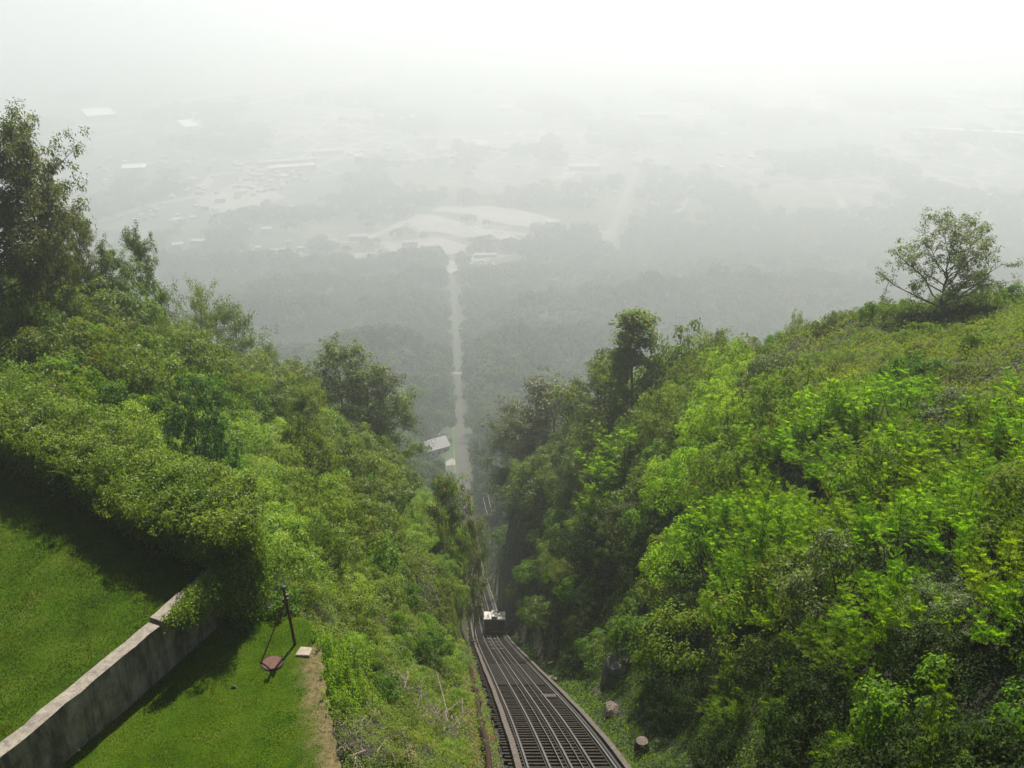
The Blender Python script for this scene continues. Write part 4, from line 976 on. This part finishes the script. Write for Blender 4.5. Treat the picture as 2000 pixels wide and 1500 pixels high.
T_ = [
 ('midtree1', 585, 60, 752, 'creeper_tree', 'rounded creeper covered tree on the left bank', .8),
 ('darktree0', 15, 57, 196, 'oak_tree', 'tallest dark tree at the upper left edge above the valley', .68),
 ('darktree1', -70, 55, 250, 'oak_tree', 'dark tree cut off by the left border behind the tallest one', 1.0),
 ('darktree2', 74, 60, 335, 'oak_tree', 'dark olive tree on the right shoulder of the tall upper left tree', .62),
 ('darktree1', 140, 66, 405, 'oak_tree', 'dark tree at the foot of the tall upper left crown', .62),
 ('midtree0', 205, 66, 470, 'broadleaf_tree', 'mid green tree just right of the dark upper left trees', 1.0),
 ('midtree1', 262, 70, 432, 'broadleaf_tree', 'tree with one spiky shoot rising over the left slope', .5),
 ('sparse', 318, 74, 530, 'thin_tree', 'thin leafed tree with bare twigs on the left skyline', .55),
 ('sparse', 368, 78, 535, 'thin_tree', 'sparse tree right of the thin leafed one on the left skyline', .5),
 ('midtree2', 415, 82, 590, 'broadleaf_tree', 'olive tree below the sparse pair on the left slope', 1.0),
 ('sparse', 474, 86, 582, 'leaning_tree', 'crooked tree with leafy tufts leaning out over the forest', .75),
 ('midtree0', 520, 92, 668, 'broadleaf_tree', 'grey olive tree right of the crooked leaning tree', 1.0),
 ('darktree2', 580, 97, 700, 'broadleaf_tree', 'low olive tree left of the tall slender central tree', .9),
 ('midtree1', 655, 92, 655, 'broadleaf_tree', 'tall slender olive tree standing over the left bank middle', 1.15),
 ('darktree0', 712, 96, 700, 'broadleaf_tree', 'olive tree on the right shoulder of the tall slender one', 1.0),
 ('midtree2', 752, 100, 760, 'broadleaf_tree', 'olive tree lowest on the left treeline above the house', 1.0),
 ('midtree0', 690, 84, 820, 'broadleaf_tree', 'full olive tree on the left bank in front of the treeline', 1.1),
 ('midtree1', 745, 84, 900, 'broadleaf_tree', 'olive tree below the left treeline facing the railway', 1.1),
 ('sumac', 868, 72, 922, 'sumac_tree', 'green tree with orange tinged leaf tips left of the track', .6),
 ('sumac', 922, 84, 1000, 'sumac_tree', 'orange tipped tree reaching over the track edge', .33),
 ('sumac', 896, 74, 1060, 'sumac_tree', 'small orange tipped tree below the taller two at the track', .3),
 ('spire', 1242, 84, 600, 'slender_tree', 'tall slender pointed tree on the right treeline', 1.35),
 ('darktree1', 1185, 90, 690, 'broadleaf_tree', 'dark reddish green tree left of the slender pointed tree', .9),
 ('midtree2', 1290, 84, 690, 'broadleaf_tree', 'dark tree right of the slender pointed tree', .8),
 ('dull0', 1348, 80, 632, 'bushy_tree', 'yellow green bushy tree on the right treeline', .62),
 ('darktree2', 1407, 80, 640, 'round_tree', 'small grey green round tree on the right treeline', .6),
 ('olive1', 1470, 76, 660, 'bushy_tree', 'green bushy tree right of the small round treeline tree', .9),
 ('dull2', 1562, 70, 602, 'bushy_tree', 'small leafy tree where the right ridge begins', .5),
 ('darktree0', 1085, 118, 735, 'broadleaf_tree', 'tall grey olive tree leaning toward the track on the right', 1.25),
 ('darktree1', 1030, 122, 800, 'broadleaf_tree', 'grey olive tree nearest the railway cut on the right', 1.15),
 ('midtree0', 1140, 108, 760, 'broadleaf_tree', 'pale grey green tree behind the tall grey olive one', .9),
 ('darktree2', 1060, 106, 870, 'broadleaf_tree', 'olive tree on the lower right of the railway cut', .9),
 ('midtree2', 1000, 112, 985, 'broadleaf_tree', 'small grey tree beside the wires right of the track', 1.0),
 ('midtree1', 1120, 86, 900, 'broadleaf_tree', 'shaded tree on the bank below the grey olive trees', .9),
]
for key, px_, Y, pt_, nm, lab, wd2 in T_: stand(key, px_, Y, pt_, nm, lab, 'tree', wd2)
S_ = [
 ('emerald', 370, 44, 735, 'emerald_bush', 'deep emerald green bush in the middle of the left slope', .55),
 ('emerald', 1385, 64, 772, 'emerald_bush', 'blue green drooping bush on the right slope', 1.0),
 ('locustfar0', 1228, 66, 830, 'bright_bush', 'bright lime green bush standing out on the right bank', .9),
 ('olive1', 1320, 60, 900, 'grey_bush', 'grey green rounded bush below the bright lime one', .9),
 ('privetbig', 1900, 18.5, 1150, 'privet_bush', 'pale small leaved bush near the lower right corner', 1.3),
 ('privetbig', 1240, 58, 975, 'pale_bush', 'pale leaved bush overhanging the right cliff', .9),
 ('bigfrond0', 1870, 13, 1340, 'frond_sapling', 'sapling with long feathery fronds in the lower right corner', .5),
 ('bigfrond1', 1760, 19, 1130, 'frond_sapling', 'twin shoot feathery sapling rising from the dark right thicket', .7),
 ('bigfrond0', 1620, 23, 1170, 'frond_sapling', 'feathery bright sapling left of the pale small leaved bush', .8),
 ('bigfrond0', 1690, 19, 1225, 'frond_sapling', 'small feathery sapling below the twin shoot one', .45),
 ('bigfrond1', 1545, 23, 1260, 'frond_sapling', 'thin frond sapling at the left of the dark hollow', .45),
 ('bigfrond0', 1700, 17, 1380, 'frond_sapling', 'low frond sapling in the middle of the dark hollow', .5),
 ('bigfrond1', 1850, 17, 1270, 'frond_sapling', 'frond sapling under the pale small leaved bush', .45),
 ('bigfrond1', 1500, 30, 940, 'frond_sapling', 'upright frond sapling at the left tip of the bright thicket', .5),
 ('dull1', 1590, 45, 745, 'dull_bush', 'tall brownish green bush in the centre of the right slope', 1.0),
 ('dull0', 1460, 50, 830, 'dull_bush', 'broad yellowish bush left of the tall brownish green one', 1.2),
]
for key, px_, Y, pt_, nm, lab, wd2 in S_: stand(key, px_, Y, pt_, nm, lab, 'shrub', wd2)
for i, px_ in enumerate(range(1585, 2000, 22)):     # pale ferny shrubs along the ridge line
    Y_ = 67+random.uniform(-2, 2); x_ = at(px_+random.uniform(-8, 8), 625, Y_)[0]; z_ = hz(x_, Y_)
    plant('fern', 'ridge_shrub', (x_, Y_, z_-.1), 'pale green ferny shrub along the right ridge line', 'shrub', 'ferny shrubs along the right ridge line', random.uniform(.35, .62), sz=random.uniform(.45, .85))
for px_, s_, lab in ((1835, .55, 'dark leafy bush hugging the left foot of the lone tree'), (1905, .5, 'dark leafy bush hugging the right foot of the lone tree')):
    x_ = at(px_, 605, 61.5)[0]; plant('olive0', 'foot_bush', (x_, 61.5, hz(x_, 61.5)-.1), lab, 'shrub', None, s_)
# low dark hedge-like clumps on the hilltop
for px_, py_, s in ((1760, 632, .9), (1800, 630, .9), (1845, 628, .8), (1900, 622, .8), (1935, 622, .8)):
    q = ground_at(px_, py_, 30, 120); plant('dark%d' % (px_ % 3), 'low_bush', (q[0], q[1], q[2]-.2), 'low dark bush on the grassy hilltop below the lone tree', 'shrub', 'low dark bushes on the hilltop', s*.8, sz=.6)

# ------------------------------------------------------------------ rocks, stump, brush, weeds
def rock(px_, py_, Y, sz_, label, m_='rock', seed=0, g_=None):
    r = np.random.default_rng(seed); q = at(px_, py_, Y)
    import bmesh
    bm = bmesh.new(); bmesh.ops.create_icosphere(bm, subdivisions=4, radius=1)
    pl = [unit(r.normal(size=3)) for _ in range(16)]; dd = r.uniform(.62, .95, 16)
    for v in bm.verts:
        c = np.array(v.co); 
        for a, d in zip(pl, dd):
            k_ = c@a
            if k_ > d: c = c-a*(k_-d)
        c = c*(1+.04*math.sin(c[0]*9)*math.sin(c[1]*8+c[2]*7)); v.co = c*np.array(sz_)
    me = bpy.data.meshes.new('rock'); bm.to_mesh(me); bm.free(); me.materials.append(M[m_])
    o_ = mesh_obj('rock', me); o_.location = tuple(q); o_.rotation_euler = (r.uniform(-.3, .3), r.uniform(-.2, .2), r.uniform(0, 6)); return tag(o_, label, 'rock', g_)
def rock_on(px_, py_, sz_, *a, **k_):
    q = ground_at(px_, py_); return rock(px_, py_, q[1], sz_, *a, **k_)
rock_on(1206, 1322, (1.0, .9, 1.9), 'large pale grey rock face jutting from the right bank', seed=1)
rock_on(1198, 1398, (.7, .7, .8), 'smaller pinkish rock below the large grey face', 'rockpink', seed=2)
rock_on(1083, 1305, (.5, .6, .7), 'narrow pale rock beside the track at the cliff foot', 'rockpink', seed=3)
rock_on(1080, 1335, (.5, .6, .6), 'brown rock half sunk below the narrow pale one', 'rockpink', seed=4)
rock_on(1812, 690, (1.2, .8, .5), 'broken striped grey rock outcrop on the hilltop meadow', 'rockpink', seed=6)
rock_on(1775, 702, (.8, .6, .4), 'flat grey rock left of the striped outcrop', seed=7)
rock_on(1712, 655, (.5, .5, .5), 'small pale rock high on the hilltop meadow', seed=8)
q = ground_at(1252, 1478); b = MB(); b.tube([(0, 0, -.4), (0, 0, .02), (0, 0, .12)], [.3, .27, .24], 14); o = b.build('tree_stump', M['bark']); o.location = tuple(q+np.array((0, 0, .65)))
tag(o, 'round cut tree stump at the bottom right of the track', 'stump')
b = MB(); b.tube([(0, 0, .121), (0, 0, .127)], [.23, .22], 14); b.build('cut_face', M['rockpink'], o)

def brush(px_, py_, n_, R_, label, seed):
    q = ground_at(px_, py_); r = np.random.default_rng(seed); b = MB()
    for _ in range(n_):
        a = r.uniform(0, 6.28); l = r.uniform(.5, 1.3)*R_; s = np.array((r.normal()*R_*.45, r.normal()*R_*.45, r.uniform(.25, .8)))
        d = np.array((math.cos(a), math.sin(a), r.uniform(-.1, .45))); bend = r.normal(size=3)*.18*l
        p_ = [s, s+d*l*.35+bend*.5, s+d*l*.7+bend, s+d*l+bend*.6+np.array((0, 0, -.12*l))]
        rd = r.uniform(.012, .026); b.tube(p_, [rd, rd*.8, rd*.6, rd*.25], 4, False)
        for _ in range(3):
            c_ = p_[1]+(p_[2]-p_[1])*r.uniform(0, 1); b.tube([c_, c_+unit(d+r.normal(size=3)*.6)*l*.3], [rd*.5, rd*.15], 4, False)
    o_ = b.build('dead_branches', M['deadwood']); o_.location = tuple(q); return tag(o_, label, 'dead branches')
brush(850, 1425, 60, 1.3, 'tangle of bare grey branches left of the pipe near the bottom', 1)
brush(770, 1350, 40, 1.1, 'bare branches on the slope below the stone block', 2)
brush(700, 1480, 34, 1.0, 'bare twigs on the slope at the bottom edge', 5)
brush(560, 825, 46, 1.7, 'bare fallen branches on the left bank below the ivy mound', 3)
brush(505, 790, 30, 1.5, 'pale bare branches left of the round ivy mound', 4)
# tall weeds at the lawn edge
def weeds(name, xy, n_, hgt, key, label, seed):
    r = np.random.default_rng(seed); lb = LB(); b = MB(); o0 = np.array((xy[0], xy[1], hz(*xy)))
    for _ in range(n_):
        p0 = np.array((r.normal()*.28, r.normal()*.35, 0)); h_ = hgt*r.uniform(.5, 1.1); tip = p0+np.array((r.normal()*.12, r.normal()*.12, h_))
        b.tube([p0-(0, 0, .3), (p0+tip)/2, tip], [.012, .01, .004], 4, False)
        m_ = int(34*h_)+8; f = r.uniform(.1, 1, m_)[:, None]; P = p0+(tip-p0)*f
        T = r.normal(size=(m_, 3))*np.array((1, 1, .2))+np.array((0, 0, .7)); N = unit(np.array((0, -.2, 1))+r.normal(size=(m_, 3))*.5)
        lb.add(*leaves(P, N, .17*(1.15-f[:, 0]*.5), .035, .25, T))
    e_ = empty(name, tuple(o0)); tag(e_, label, 'weeds')
    mesh_obj('stem', wood_mesh(b, 'weed_stems', L['locust']), e_); mesh_obj('foliage', lb.mesh('weed_leaves', L[key]), e_)
W_ = [((-6.75, 29.4), 20, 2.3, 'clump of tall bright green weeds beside the stone block'), ((-6.5, 27.8), 26, 1.3, 'clump of knee high weeds along the lawn edge below the tall one'),
      ((-6.2, 29.2), 16, 1.9, 'slender weeds right of the tall bright clump'), ((-5.9, 26.4), 22, 1.0, 'short weeds where the worn earth narrows'), ((-5.6, 28.2), 20, 1.3, 'soft green weeds on the slope right of the lawn edge')]
for i, (xy, n_, h_, lab) in enumerate(W_): weeds('tall_weeds', xy, n_, h_, 'locust', lab, 80+i)
# dead stalks at the bottom
weeds('tall_weeds', (-3.6, 24.6), 14, .8, 'drygrass', 'dry brown weeds near the bottom edge left of the pipe', 90)

# ------------------------------------------------------------------ house, wires and poles below
hx, hy = HOUSE[0], HOUSE[1]; hzg = hz(hx, hy)
hs = empty('hillside_house', (hx+1, hy, hzg), .55); tag(hs, 'pale metal roofed house among trees left of the track', 'house')
b = MB(); b.box((0, 0, 2.6), (11, 9, 8.2)); b.build('wall', M['wall'], hs)
b = MB(); b.add([(-6, -5.2, 6.2), (6, -5.2, 6.2), (6, 0, 9.6), (-6, 0, 9.6), (6, 5.2, 6.2), (-6, 5.2, 6.2), (-6, -5.2, 6.75), (6, -5.2, 6.75), (6, 0, 10.1), (-6, 0, 10.1), (6, 5.2, 6.75), (-6, 5.2, 6.75)],
      [(6, 7, 8, 9), (9, 8, 10, 11), (0, 1, 7, 6), (5, 11, 10, 4), (1, 2, 8, 7), (2, 4, 10, 8), (0, 6, 9, 3), (3, 9, 11, 5), (0, 3, 2, 1), (3, 5, 4, 2)])
rf = b.build('roof', M['metalroof'], hs)
for xx in (-3.5, 0, 3.5):
    b = MB(); b.box((xx, -4.52, 4.2), (1.1, .06, 1.4)); w3 = b.build('window', M['glass'], hs)
    b = MB(); b.box((xx, -4.54, 4.95), (1.3, .1, .1)); b.box((xx, -4.54, 3.45), (1.3, .1, .1)); b.build('frame', M['white'], w3)
b = MB(); b.box((3.4, 1.8, 9.4), (.9, .9, 2.6)); b.build('chimney', M['brickwall'], rf)
def parked_car(x, y, z, rz, m_, label, group=None, big=True):
    e_ = empty('parked_car', (x, y, z), rz); tag(e_, label, 'car', group)
    b = MB(); b.add([(-.88, -2.2, .35), (.88, -2.2, .35), (.88, 2.2, .35), (-.88, 2.2, .35), (-.85, -2.15, .85), (.85, -2.15, .85), (.85, 2.15, .8), (-.85, 2.15, .8)],
          [(3, 2, 1, 0), (4, 5, 6, 7), (0, 1, 5, 4), (1, 2, 6, 5), (2, 3, 7, 6), (3, 0, 4, 7)])
    b.add([(-.8, -1.7, .85), (.8, -1.7, .85), (.8, 1.1, .83), (-.8, 1.1, .83), (-.62, -1.1, 1.45), (.62, -1.1, 1.45), (.62, .45, 1.45), (-.62, .45, 1.45)], [(4, 5, 6, 7), (0, 1, 5, 4), (1, 2, 6, 5), (2, 3, 7, 6), (3, 0, 4, 7)])
    b.build('body', M[m_], e_)
    if big:
        b = MB(); b.add([(-.7, -1.63, .93), (.7, -1.63, .93), (.6, -1.18, 1.4), (-.6, -1.18, 1.4)], [(0, 1, 2, 3)]); b.build('rear_window', M['glass'], e_)
        for sx in (-.8, .8):
            for sy in (-1.35, 1.35):
                b = MB(); b.tube([(sx-.1, sy, .34), (sx+.1, sy, .34)], .34, 12); b.build('wheel', M['rubber'], e_)
    return e_
q = ground_at(876, 918, 200, 700)
pad = MB(); pc = ground_at(880, 905, 200, 700)
pad.prism([(pc[0]-5.2, pc[1]-15), (pc[0]+4.4, pc[1]-15.4), (pc[0]+4.4, pc[1]-11.6), (pc[0]+2.2, pc[1]-11), (pc[0]+2.4, pc[1]-1), (pc[0]+.6, pc[1]+2), (pc[0]-1.7, pc[1]-1), (pc[0]-2, pc[1]-11.2), (pc[0]-5.2, pc[1]-11.5)], pc[2]-4, pc[2]+1.6)
o = pad.build('driveway_road', M['concrete_lot']); o['kind'] = 'structure'
parked_car(pc[0]-2.6, pc[1]-13, pc[2]+1.6, 1.35, 'carwhite', 'white car parked on the driveway below the house')
parked_car(pc[0]+1.9, pc[1]-13.5, pc[2]+1.6, 1.45, 'carblue', 'blue car parked beside the white one below the house')
def pole_at(x, y, ht, label, arm=2.0, name='utility_pole'):
    z = hz(x, y); e_ = empty(name, (x, y, z)); tag(e_, label, 'utility pole')
    b = MB(); b.tube([(0, 0, -1), (0, 0, ht)], [.2, .13], 8); b.build('pole', M['greybark'], e_)
    b = MB(); b.box((0, 0, ht-.6), (arm, .16, .16)); ca_ = b.build('crossarm', M['greybark'], e_)
    for s_ in (-.42, .42):
        b = MB(); b.tube([(s_*arm, 0, ht-.5), (s_*arm, 0, ht-.25)], .08, 6); b.build('insulator', M['white'], ca_)
    return np.array((x, y, z+ht-.3)), arm
def wires(a, b_, off, label, sag=4, r_=.05):
    o_ = empty('overhead_wire', tuple(a)); tag(o_, label, 'wire')
    mb = MB(); n_ = 14; pts_ = []
    for i in range(n_+1):
        f = i/n_; p_ = a*(1-f)+b_*f+np.array((off, 0, -sag*4*f*(1-f))); pts_.append(p_-a)
    mb.tube(pts_, r_, 4, False); mb.build('strand', M['wire'], o_)
# poles carrying wires to the right of the track
def x_at(px_, Y, z): return (px_-1000)/FPX*(Y*CP-z*SP)
P1 = (x_at(935, 400, -215), 400.0); P2 = (x_at(962, 215, -140), 215.0)
a1, _ = pole_at(P1[0], P1[1], 13, 'grey utility pole right of the track beyond the railway car', 3.2)
a2, _ = pole_at(P2[0], P2[1], 10, 'nearer utility pole hidden in the trees right of the track', 3.2)
wires(a2, a1, -1.3, 'left power wire sagging between the poles right of the track', 6)
wires(a2, a1, 1.3, 'right power wire sagging between the poles right of the track', 7)
wires(a2, a1, 0.0, 'middle power wire sagging between the poles right of the track', 4)
xb, yb = float(xtrack(330)), 330.
a3, _ = pole_at(xb-3.6, yb, 7, 'short pole with crossarm left of the distant track', 2.0)
a4, _ = pole_at(float(xtrack(620))-5, 620, 9, 'far utility pole left of the distant track', 3.0)
wires(a3, a4, 0, 'thin wire running beside the distant track', 5)
# footbridge over the track
yb = 640.; xb = float(xtrack(yb)); zb = float(ztrack(yb)); fb = empty('footbridge', (xb, yb, zb)); tag(fb, 'pale hazy footbridge crossing the track in the forest', 'bridge')
b = MB(); b.box((0, 0, 5.2), (24, 2.2, .4)); b.build('deck', M['wall'], fb)
for yv in (-1, 1):
    b = MB(); b.box((0, yv, 6.3), (24, .1, .15))
    for xx in np.arange(-11.5, 12, 2.3): b.box((xx, yv, 5.8), (.12, .12, .9))
    b.build('railing', M['wall'], fb)
for xx in (-6, 6):
    b = MB(); b.box((xx, 0, 2.3), (.5, 1.2, 5.4)); b.build('pier', M['wall'], fb)
q = ground_at(931, 753, 300, 900); parked_car(q[0], 640, float(H(q[0], 640))+5.6, .3, 'carwhite', 'white car on the road right of the footbridge')
rm = MB(); zr = float(H(q[0], 640)); rm.prism([(xb+10, 636.5), (xb+42, 635), (xb+42, 643), (xb+10, 643.5)], zr-6, zr+5.6); o = rm.build('hill_road', M['asphalt']); o['kind'] = 'structure'
stand_y = atz(928, 790, -290)
plant('yellowtree', 'yellow_green_tree', (x_at(926, 560, -270), 560, hz(x_at(926, 560, -270), 560)), 'small yellow green tree standing out beside the distant track', 'tree', s=1.0)

# ------------------------------------------------------------------ valley: lots, roads, buildings, cars
ZV = -440.0
def flat(name, pxs, m_, lift=.06, z=ZV):
    P = [atz(a, b_, z) for a, b_ in pxs]; mb = MB(); n_ = len(P)
    zz = [max(z, hz(p_[0], p_[1])) + lift for p_ in P]
    mb.add([(p_[0], p_[1], z_) for p_, z_ in zip(P, zz)], [tuple(range(n_))])
    o_ = mb.build(name, M[m_]); o_['kind'] = 'structure'; return o_
flat('parking_lot_ground', [(792, 432), (815, 418), (850, 420), (900, 434), (960, 448), (1042, 458), (1042, 470), (1005, 474), (960, 466), (900, 462), (850, 452), (820, 450)], 'concrete_lot')
flat('parking_lot_ground', [(835, 412), (860, 403), (960, 402), (1040, 415), (1100, 434), (1045, 444), (1000, 440), (930, 424), (875, 414)], 'concrete_lot')
flat('parking_lot_ground', [(905, 506), (985, 500), (1020, 520), (1012, 542), (955, 556), (935, 565), (905, 540), (925, 530)], 'concrete_lot', 1.0)
flat('parking_lot_ground', [(610, 512), (650, 496), (770, 492), (800, 505), (740, 520), (660, 526)], 'concrete_lot', .5)
flat('parking_lot_ground', [(490, 492), (560, 486), (590, 505), (520, 512)], 'concrete_lot', .5)
flat('parking_lot_ground', [(740, 475), (860, 466), (930, 486), (880, 500), (770, 496)], 'concrete_lot', .9)
flat('parking_lot_ground', [(380, 390), (480, 350), (560, 385), (520, 400), (420, 425)], 'concrete_lot')
def road(pxs, wpx, name='town_road', m_='concrete_lot', lift=.12):
    P = [atz(a, b_, ZV) for a, b_ in pxs]; Lp, Rp = [], []
    for i, p_ in enumerate(P):
        d = P[min(i+1, len(P)-1)]-P[max(i-1, 0)]; d = d/np.linalg.norm(d); n_ = np.array((-d[1], d[0], 0)); w_ = wpx if not hasattr(wpx, '__len__') else wpx[i]
        for Ls, sg in ((Lp, 1), (Rp, -1)):
            c_ = p_+n_*w_/2*sg; Ls.append((c_[0], c_[1], max(ZV, hz(c_[0], c_[1]))+lift))
    n_ = len(P); mb = MB(); mb.add(Lp+Rp, [(i, i+1, n_+i+1, n_+i) for i in range(n_-1)]); o_ = mb.build(name, M[m_]); o_['kind'] = 'structure'
road([(1180, 485), (1195, 450), (1215, 400), (1235, 350), (1250, 300), (1262, 250)], [20, 17, 15, 13, 12, 12], m_='asphalt')
road([(1130, 440), (1160, 452), (1190, 455)], 14, lift=.2)
road([(655, 475), (700, 474), (760, 450), (790, 432)], 16, lift=.2)
road([(560, 488), (600, 505), (650, 522), (690, 520)], 14, lift=.9)
road([(880, 520), (884, 545), (886, 568)], 20, lift=1.5)
road([(170, 440), (300, 400), (380, 385), (420, 340), (520, 330), (640, 300), (740, 265)], 22, lift=.2)
road([(90, 250), (250, 240), (420, 215), (600, 180), (740, 150)], 28, lift=.2)
road([(320, 200), (640, 160), (745, 148)], 40, lift=.3)
road([(1320, 420), (1350, 370), (1365, 330)], 12)
road([(1390, 560), (1380, 520), (1376, 500)], 8, lift=.3)
road([(180, 272), (260, 255)], 22, lift=.3)
road([(1280, 400), (1290, 350)], 14)
def building(px_, py_, wpx, dpx, ht, rz, label, rm_='whiteroof', wm__='brickwall', name='warehouse', group=None):
    q = atz(px_, py_, ZV); dep = q[1]*CP-q[2]*SP; w_ = wpx*dep/FPX; d_ = max(8, dpx*dep/FPX); z0 = max(ZV, hz(q[0], q[1]))
    e_ = empty(name, (q[0], q[1], z0), rz); tag(e_, label, 'building', group)
    b = MB(); b.box((0, 0, ht/2-1), (w_, d_, ht+2-.6)); b.build('wall', M[wm__], e_)
    b = MB(); b.box((0, 0, ht+.1), (w_+.8, d_+.8, .8)); b.box((w_*.2, 0, ht+1), (w_*.08, d_*.12, 1.2)); b.build('roof', M[rm_], e_)
B_ = [
 (193, 226, 52, 88, 10, .5, 'large pale flat roofed warehouse at the far upper left', 'brightroof'),
 (378, 248, 46, 76, 10, .5, 'pale flat roofed warehouse right of the largest far one', 'brightroof'),
 (375, 277, 28, 30, 9, .2, 'small white roofed building below the second warehouse'),
 (263, 333, 44, 34, 9, .25, 'white roofed building in the left middle distance', 'brightroof'),
 (166, 355, 12, 18, 8, .1, 'tiny white roofed building at the left above the trees'),
 (570, 332, 90, 22, 9, .35, 'long white roofed building in the middle distance'),
 (560, 320, 110, 20, 8, .35, 'long grey roofed building behind the long white one', 'greyroof'),
 (640, 300, 60, 26, 8, .3, 'grey roofed building right of the long pair', 'greyroof'),
 (700, 311, 14, 18, 8, .3, 'small white building right of the long pair'),
 (388, 479, 27, 14, 7, .05, 'white roofed shed in the lower left of town'),
 (348, 484, 20, 16, 6, .2, 'broken white roofed shed left of the other'),
 (521, 455, 20, 14, 7, .2, 'white gabled building north of the tank'),
 (487, 456, 9, 8, 6, .3, 'small white building left of the gabled one'),
 (590, 493, 16, 8, 6, .1, 'small pale roof right of the tank'),
 (505, 493, 10, 12, 6, .4, 'tiny white roof left of the tank'),
 (525, 503, 12, 10, 6, .2, 'tiny white roof below the tank'),
 (478, 506, 12, 10, 6, .2, 'tiny pale roof left of the lots'),
 (640, 480, 40, 20, 7, .15, 'grey roofed building behind the lower lots', 'greyroof'),
 (700, 470, 36, 18, 7, .1, 'grey roofed building right behind the lower lots', 'greyroof'),
 (800, 480, 30, 16, 6, .2, 'low pale building between the lots', 'greyroof'),
 (948, 512, 44, 14, 7, .1, 'bottom station building beside the lower parking lot', 'greyroof'),
 (1080, 440, 26, 20, 7, .2, 'pale building at the right end of the round lot', 'greyroof'),
 (1140, 330, 60, 30, 8, .1, 'faint pale building right of the round lot', 'greyroof'),
 (1925, 264, 150, 14, 10, -.32, 'very long bright white roof at the right edge', 'brightroof'),
 (1810, 256, 70, 12, 8, -.2, 'faint white roof left of the very long one'),
 (1960, 215, 60, 20, 9, 0, 'faint white roof above the very long one'),
 (1275, 229, 60, 14, 9, 0, 'faint pale roof in the upper middle distance'),
 (985, 215, 30, 18, 9, 0, 'faint pale roof in the upper centre'),
 (780, 235, 60, 60, 9, .4, 'cluster of joined pale roofs left of the centre', 'whiteroof'),
 (1870, 195, 80, 16, 9, 0, 'faint grey roof near the upper right', 'greyroof'),
 (430, 395, 20, 14, 7, .3, 'small brown roof in the built up area', 'greyroof'),
 (470, 380, 18, 14, 7, .5, 'small grey roof in the built up area', 'greyroof'),
 (400, 410, 16, 12, 7, .2, 'small roof low in the built up area', 'greyroof'),
 (1200, 380, 12, 10, 6, 0, 'tiny pale house beside the wide road'),
 (1540, 541, 9, 6, 5, 0, 'tiny white house in the hazy woods at the right'),
 (1545, 546, 14, 5, 4, 0, 'tiny brown roof below the white house at the right', 'greyroof'),
 (1725, 550, 7, 5, 5, 0, 'tiny white house left of the lone tree'),
 (1637, 592, 6, 6, 5, 0, 'tiny white house just above the right ridge'),
 (1336, 563, 5, 5, 5, 0, 'tiny white house in the woods right of centre'),
 (889, 569, 6, 5, 6, 0, 'tiny white hut at the bottom of the track'),
]
for r_ in B_: building(*r_[:7], rm_=(r_[7] if len(r_) > 7 else 'whiteroof'))
q = atz(565, 492, ZV); e_ = empty('storage_tank', (q[0], q[1], ZV)); tag(e_, 'tall pale cylindrical storage tower in town', 'tower')
b = MB(); b.tube([(0, 0, -1), (0, 0, 17)], 5.0, 20); b.build('shell', M['whiteroof'], e_)
b = MB(); b.tube([(0, 0, 17), (0, 0, 18.6)], [5.2, .5], 20); b.build('cap', M['greyroof'], e_)
# scattered house roofs
ra = np.random.default_rng(9)
for i in range(230):
    if i < 130: px_, py_ = ra.uniform(180, 600), ra.uniform(300, 440)
    else: px_, py_ = ra.uniform(300, 1500), ra.uniform(180, 330)
    building(px_, py_, ra.uniform(4, 12), ra.uniform(6, 18), 4.5, ra.uniform(0, 1.5), 'faint small building in the hazy town', random.choice(['whiteroof', 'greyroof', 'greyroof', 'metalroof']), name='town_building', group='faint small buildings in the hazy town')
# cars in the lots
def lot_cars(n_, x0, y0, x1, y1, jy, lab, grp):
    for i in range(n_):
        f = (i+ra.uniform(-.3, .3))/max(1, n_-1); q = atz(x0+(x1-x0)*f, y0+(y1-y0)*f+ra.uniform(-jy, jy), ZV); z_ = max(ZV, hz(q[0], q[1]))
        parked_car(q[0], q[1], z_+.1, ra.uniform(0, 3), ['carwhite', 'carwhite', 'cargrey'][ra.integers(3)], lab, grp, False)
G1 = 'cars parked in the big round lot'; l1 = 'tiny car glinting in the big round parking lot'
lot_cars(22, 850, 428, 1000, 462, 3, l1, G1); lot_cars(10, 850, 438, 935, 455, 4, l1, G1); lot_cars(8, 940, 420, 1000, 432, 3, l1, G1)
l2 = 'tiny car in the small lot beside the bottom station'; lot_cars(16, 918, 535, 965, 545, 6, l2, 'cars parked beside the bottom station')
l3 = 'tiny car in the lots left of the round one'; lot_cars(18, 620, 505, 900, 482, 9, l3, 'cars parked in the lower lots')
l4 = 'tiny car beside the storage tower'; lot_cars(12, 490, 488, 600, 505, 8, l4, 'cars parked beside the storage tower')

# ------------------------------------------------------------------ haze
hm = bpy.data.materials.new('haze_air'); hm.use_nodes = True; t = hm.node_tree; t.nodes.remove(t.nodes['Principled BSDF'])
pv = t.nodes.new('ShaderNodeVolumePrincipled'); pv.inputs['Color'].default_value = (.86, .888, .902, 1); pv.inputs['Density'].default_value = HAZE_DENSITY; pv.inputs['Anisotropy'].default_value = HAZE_G
t.links.new(pv.outputs[0], t.nodes['Material Output'].inputs['Volume'])
b = MB(); b.box((0, 4700, (3-442)/2), (17400, 9900, 445)); o = b.build('haze', hm); tag(o, 'pale summer haze filling the valley air', 'haze', kind='stuff')
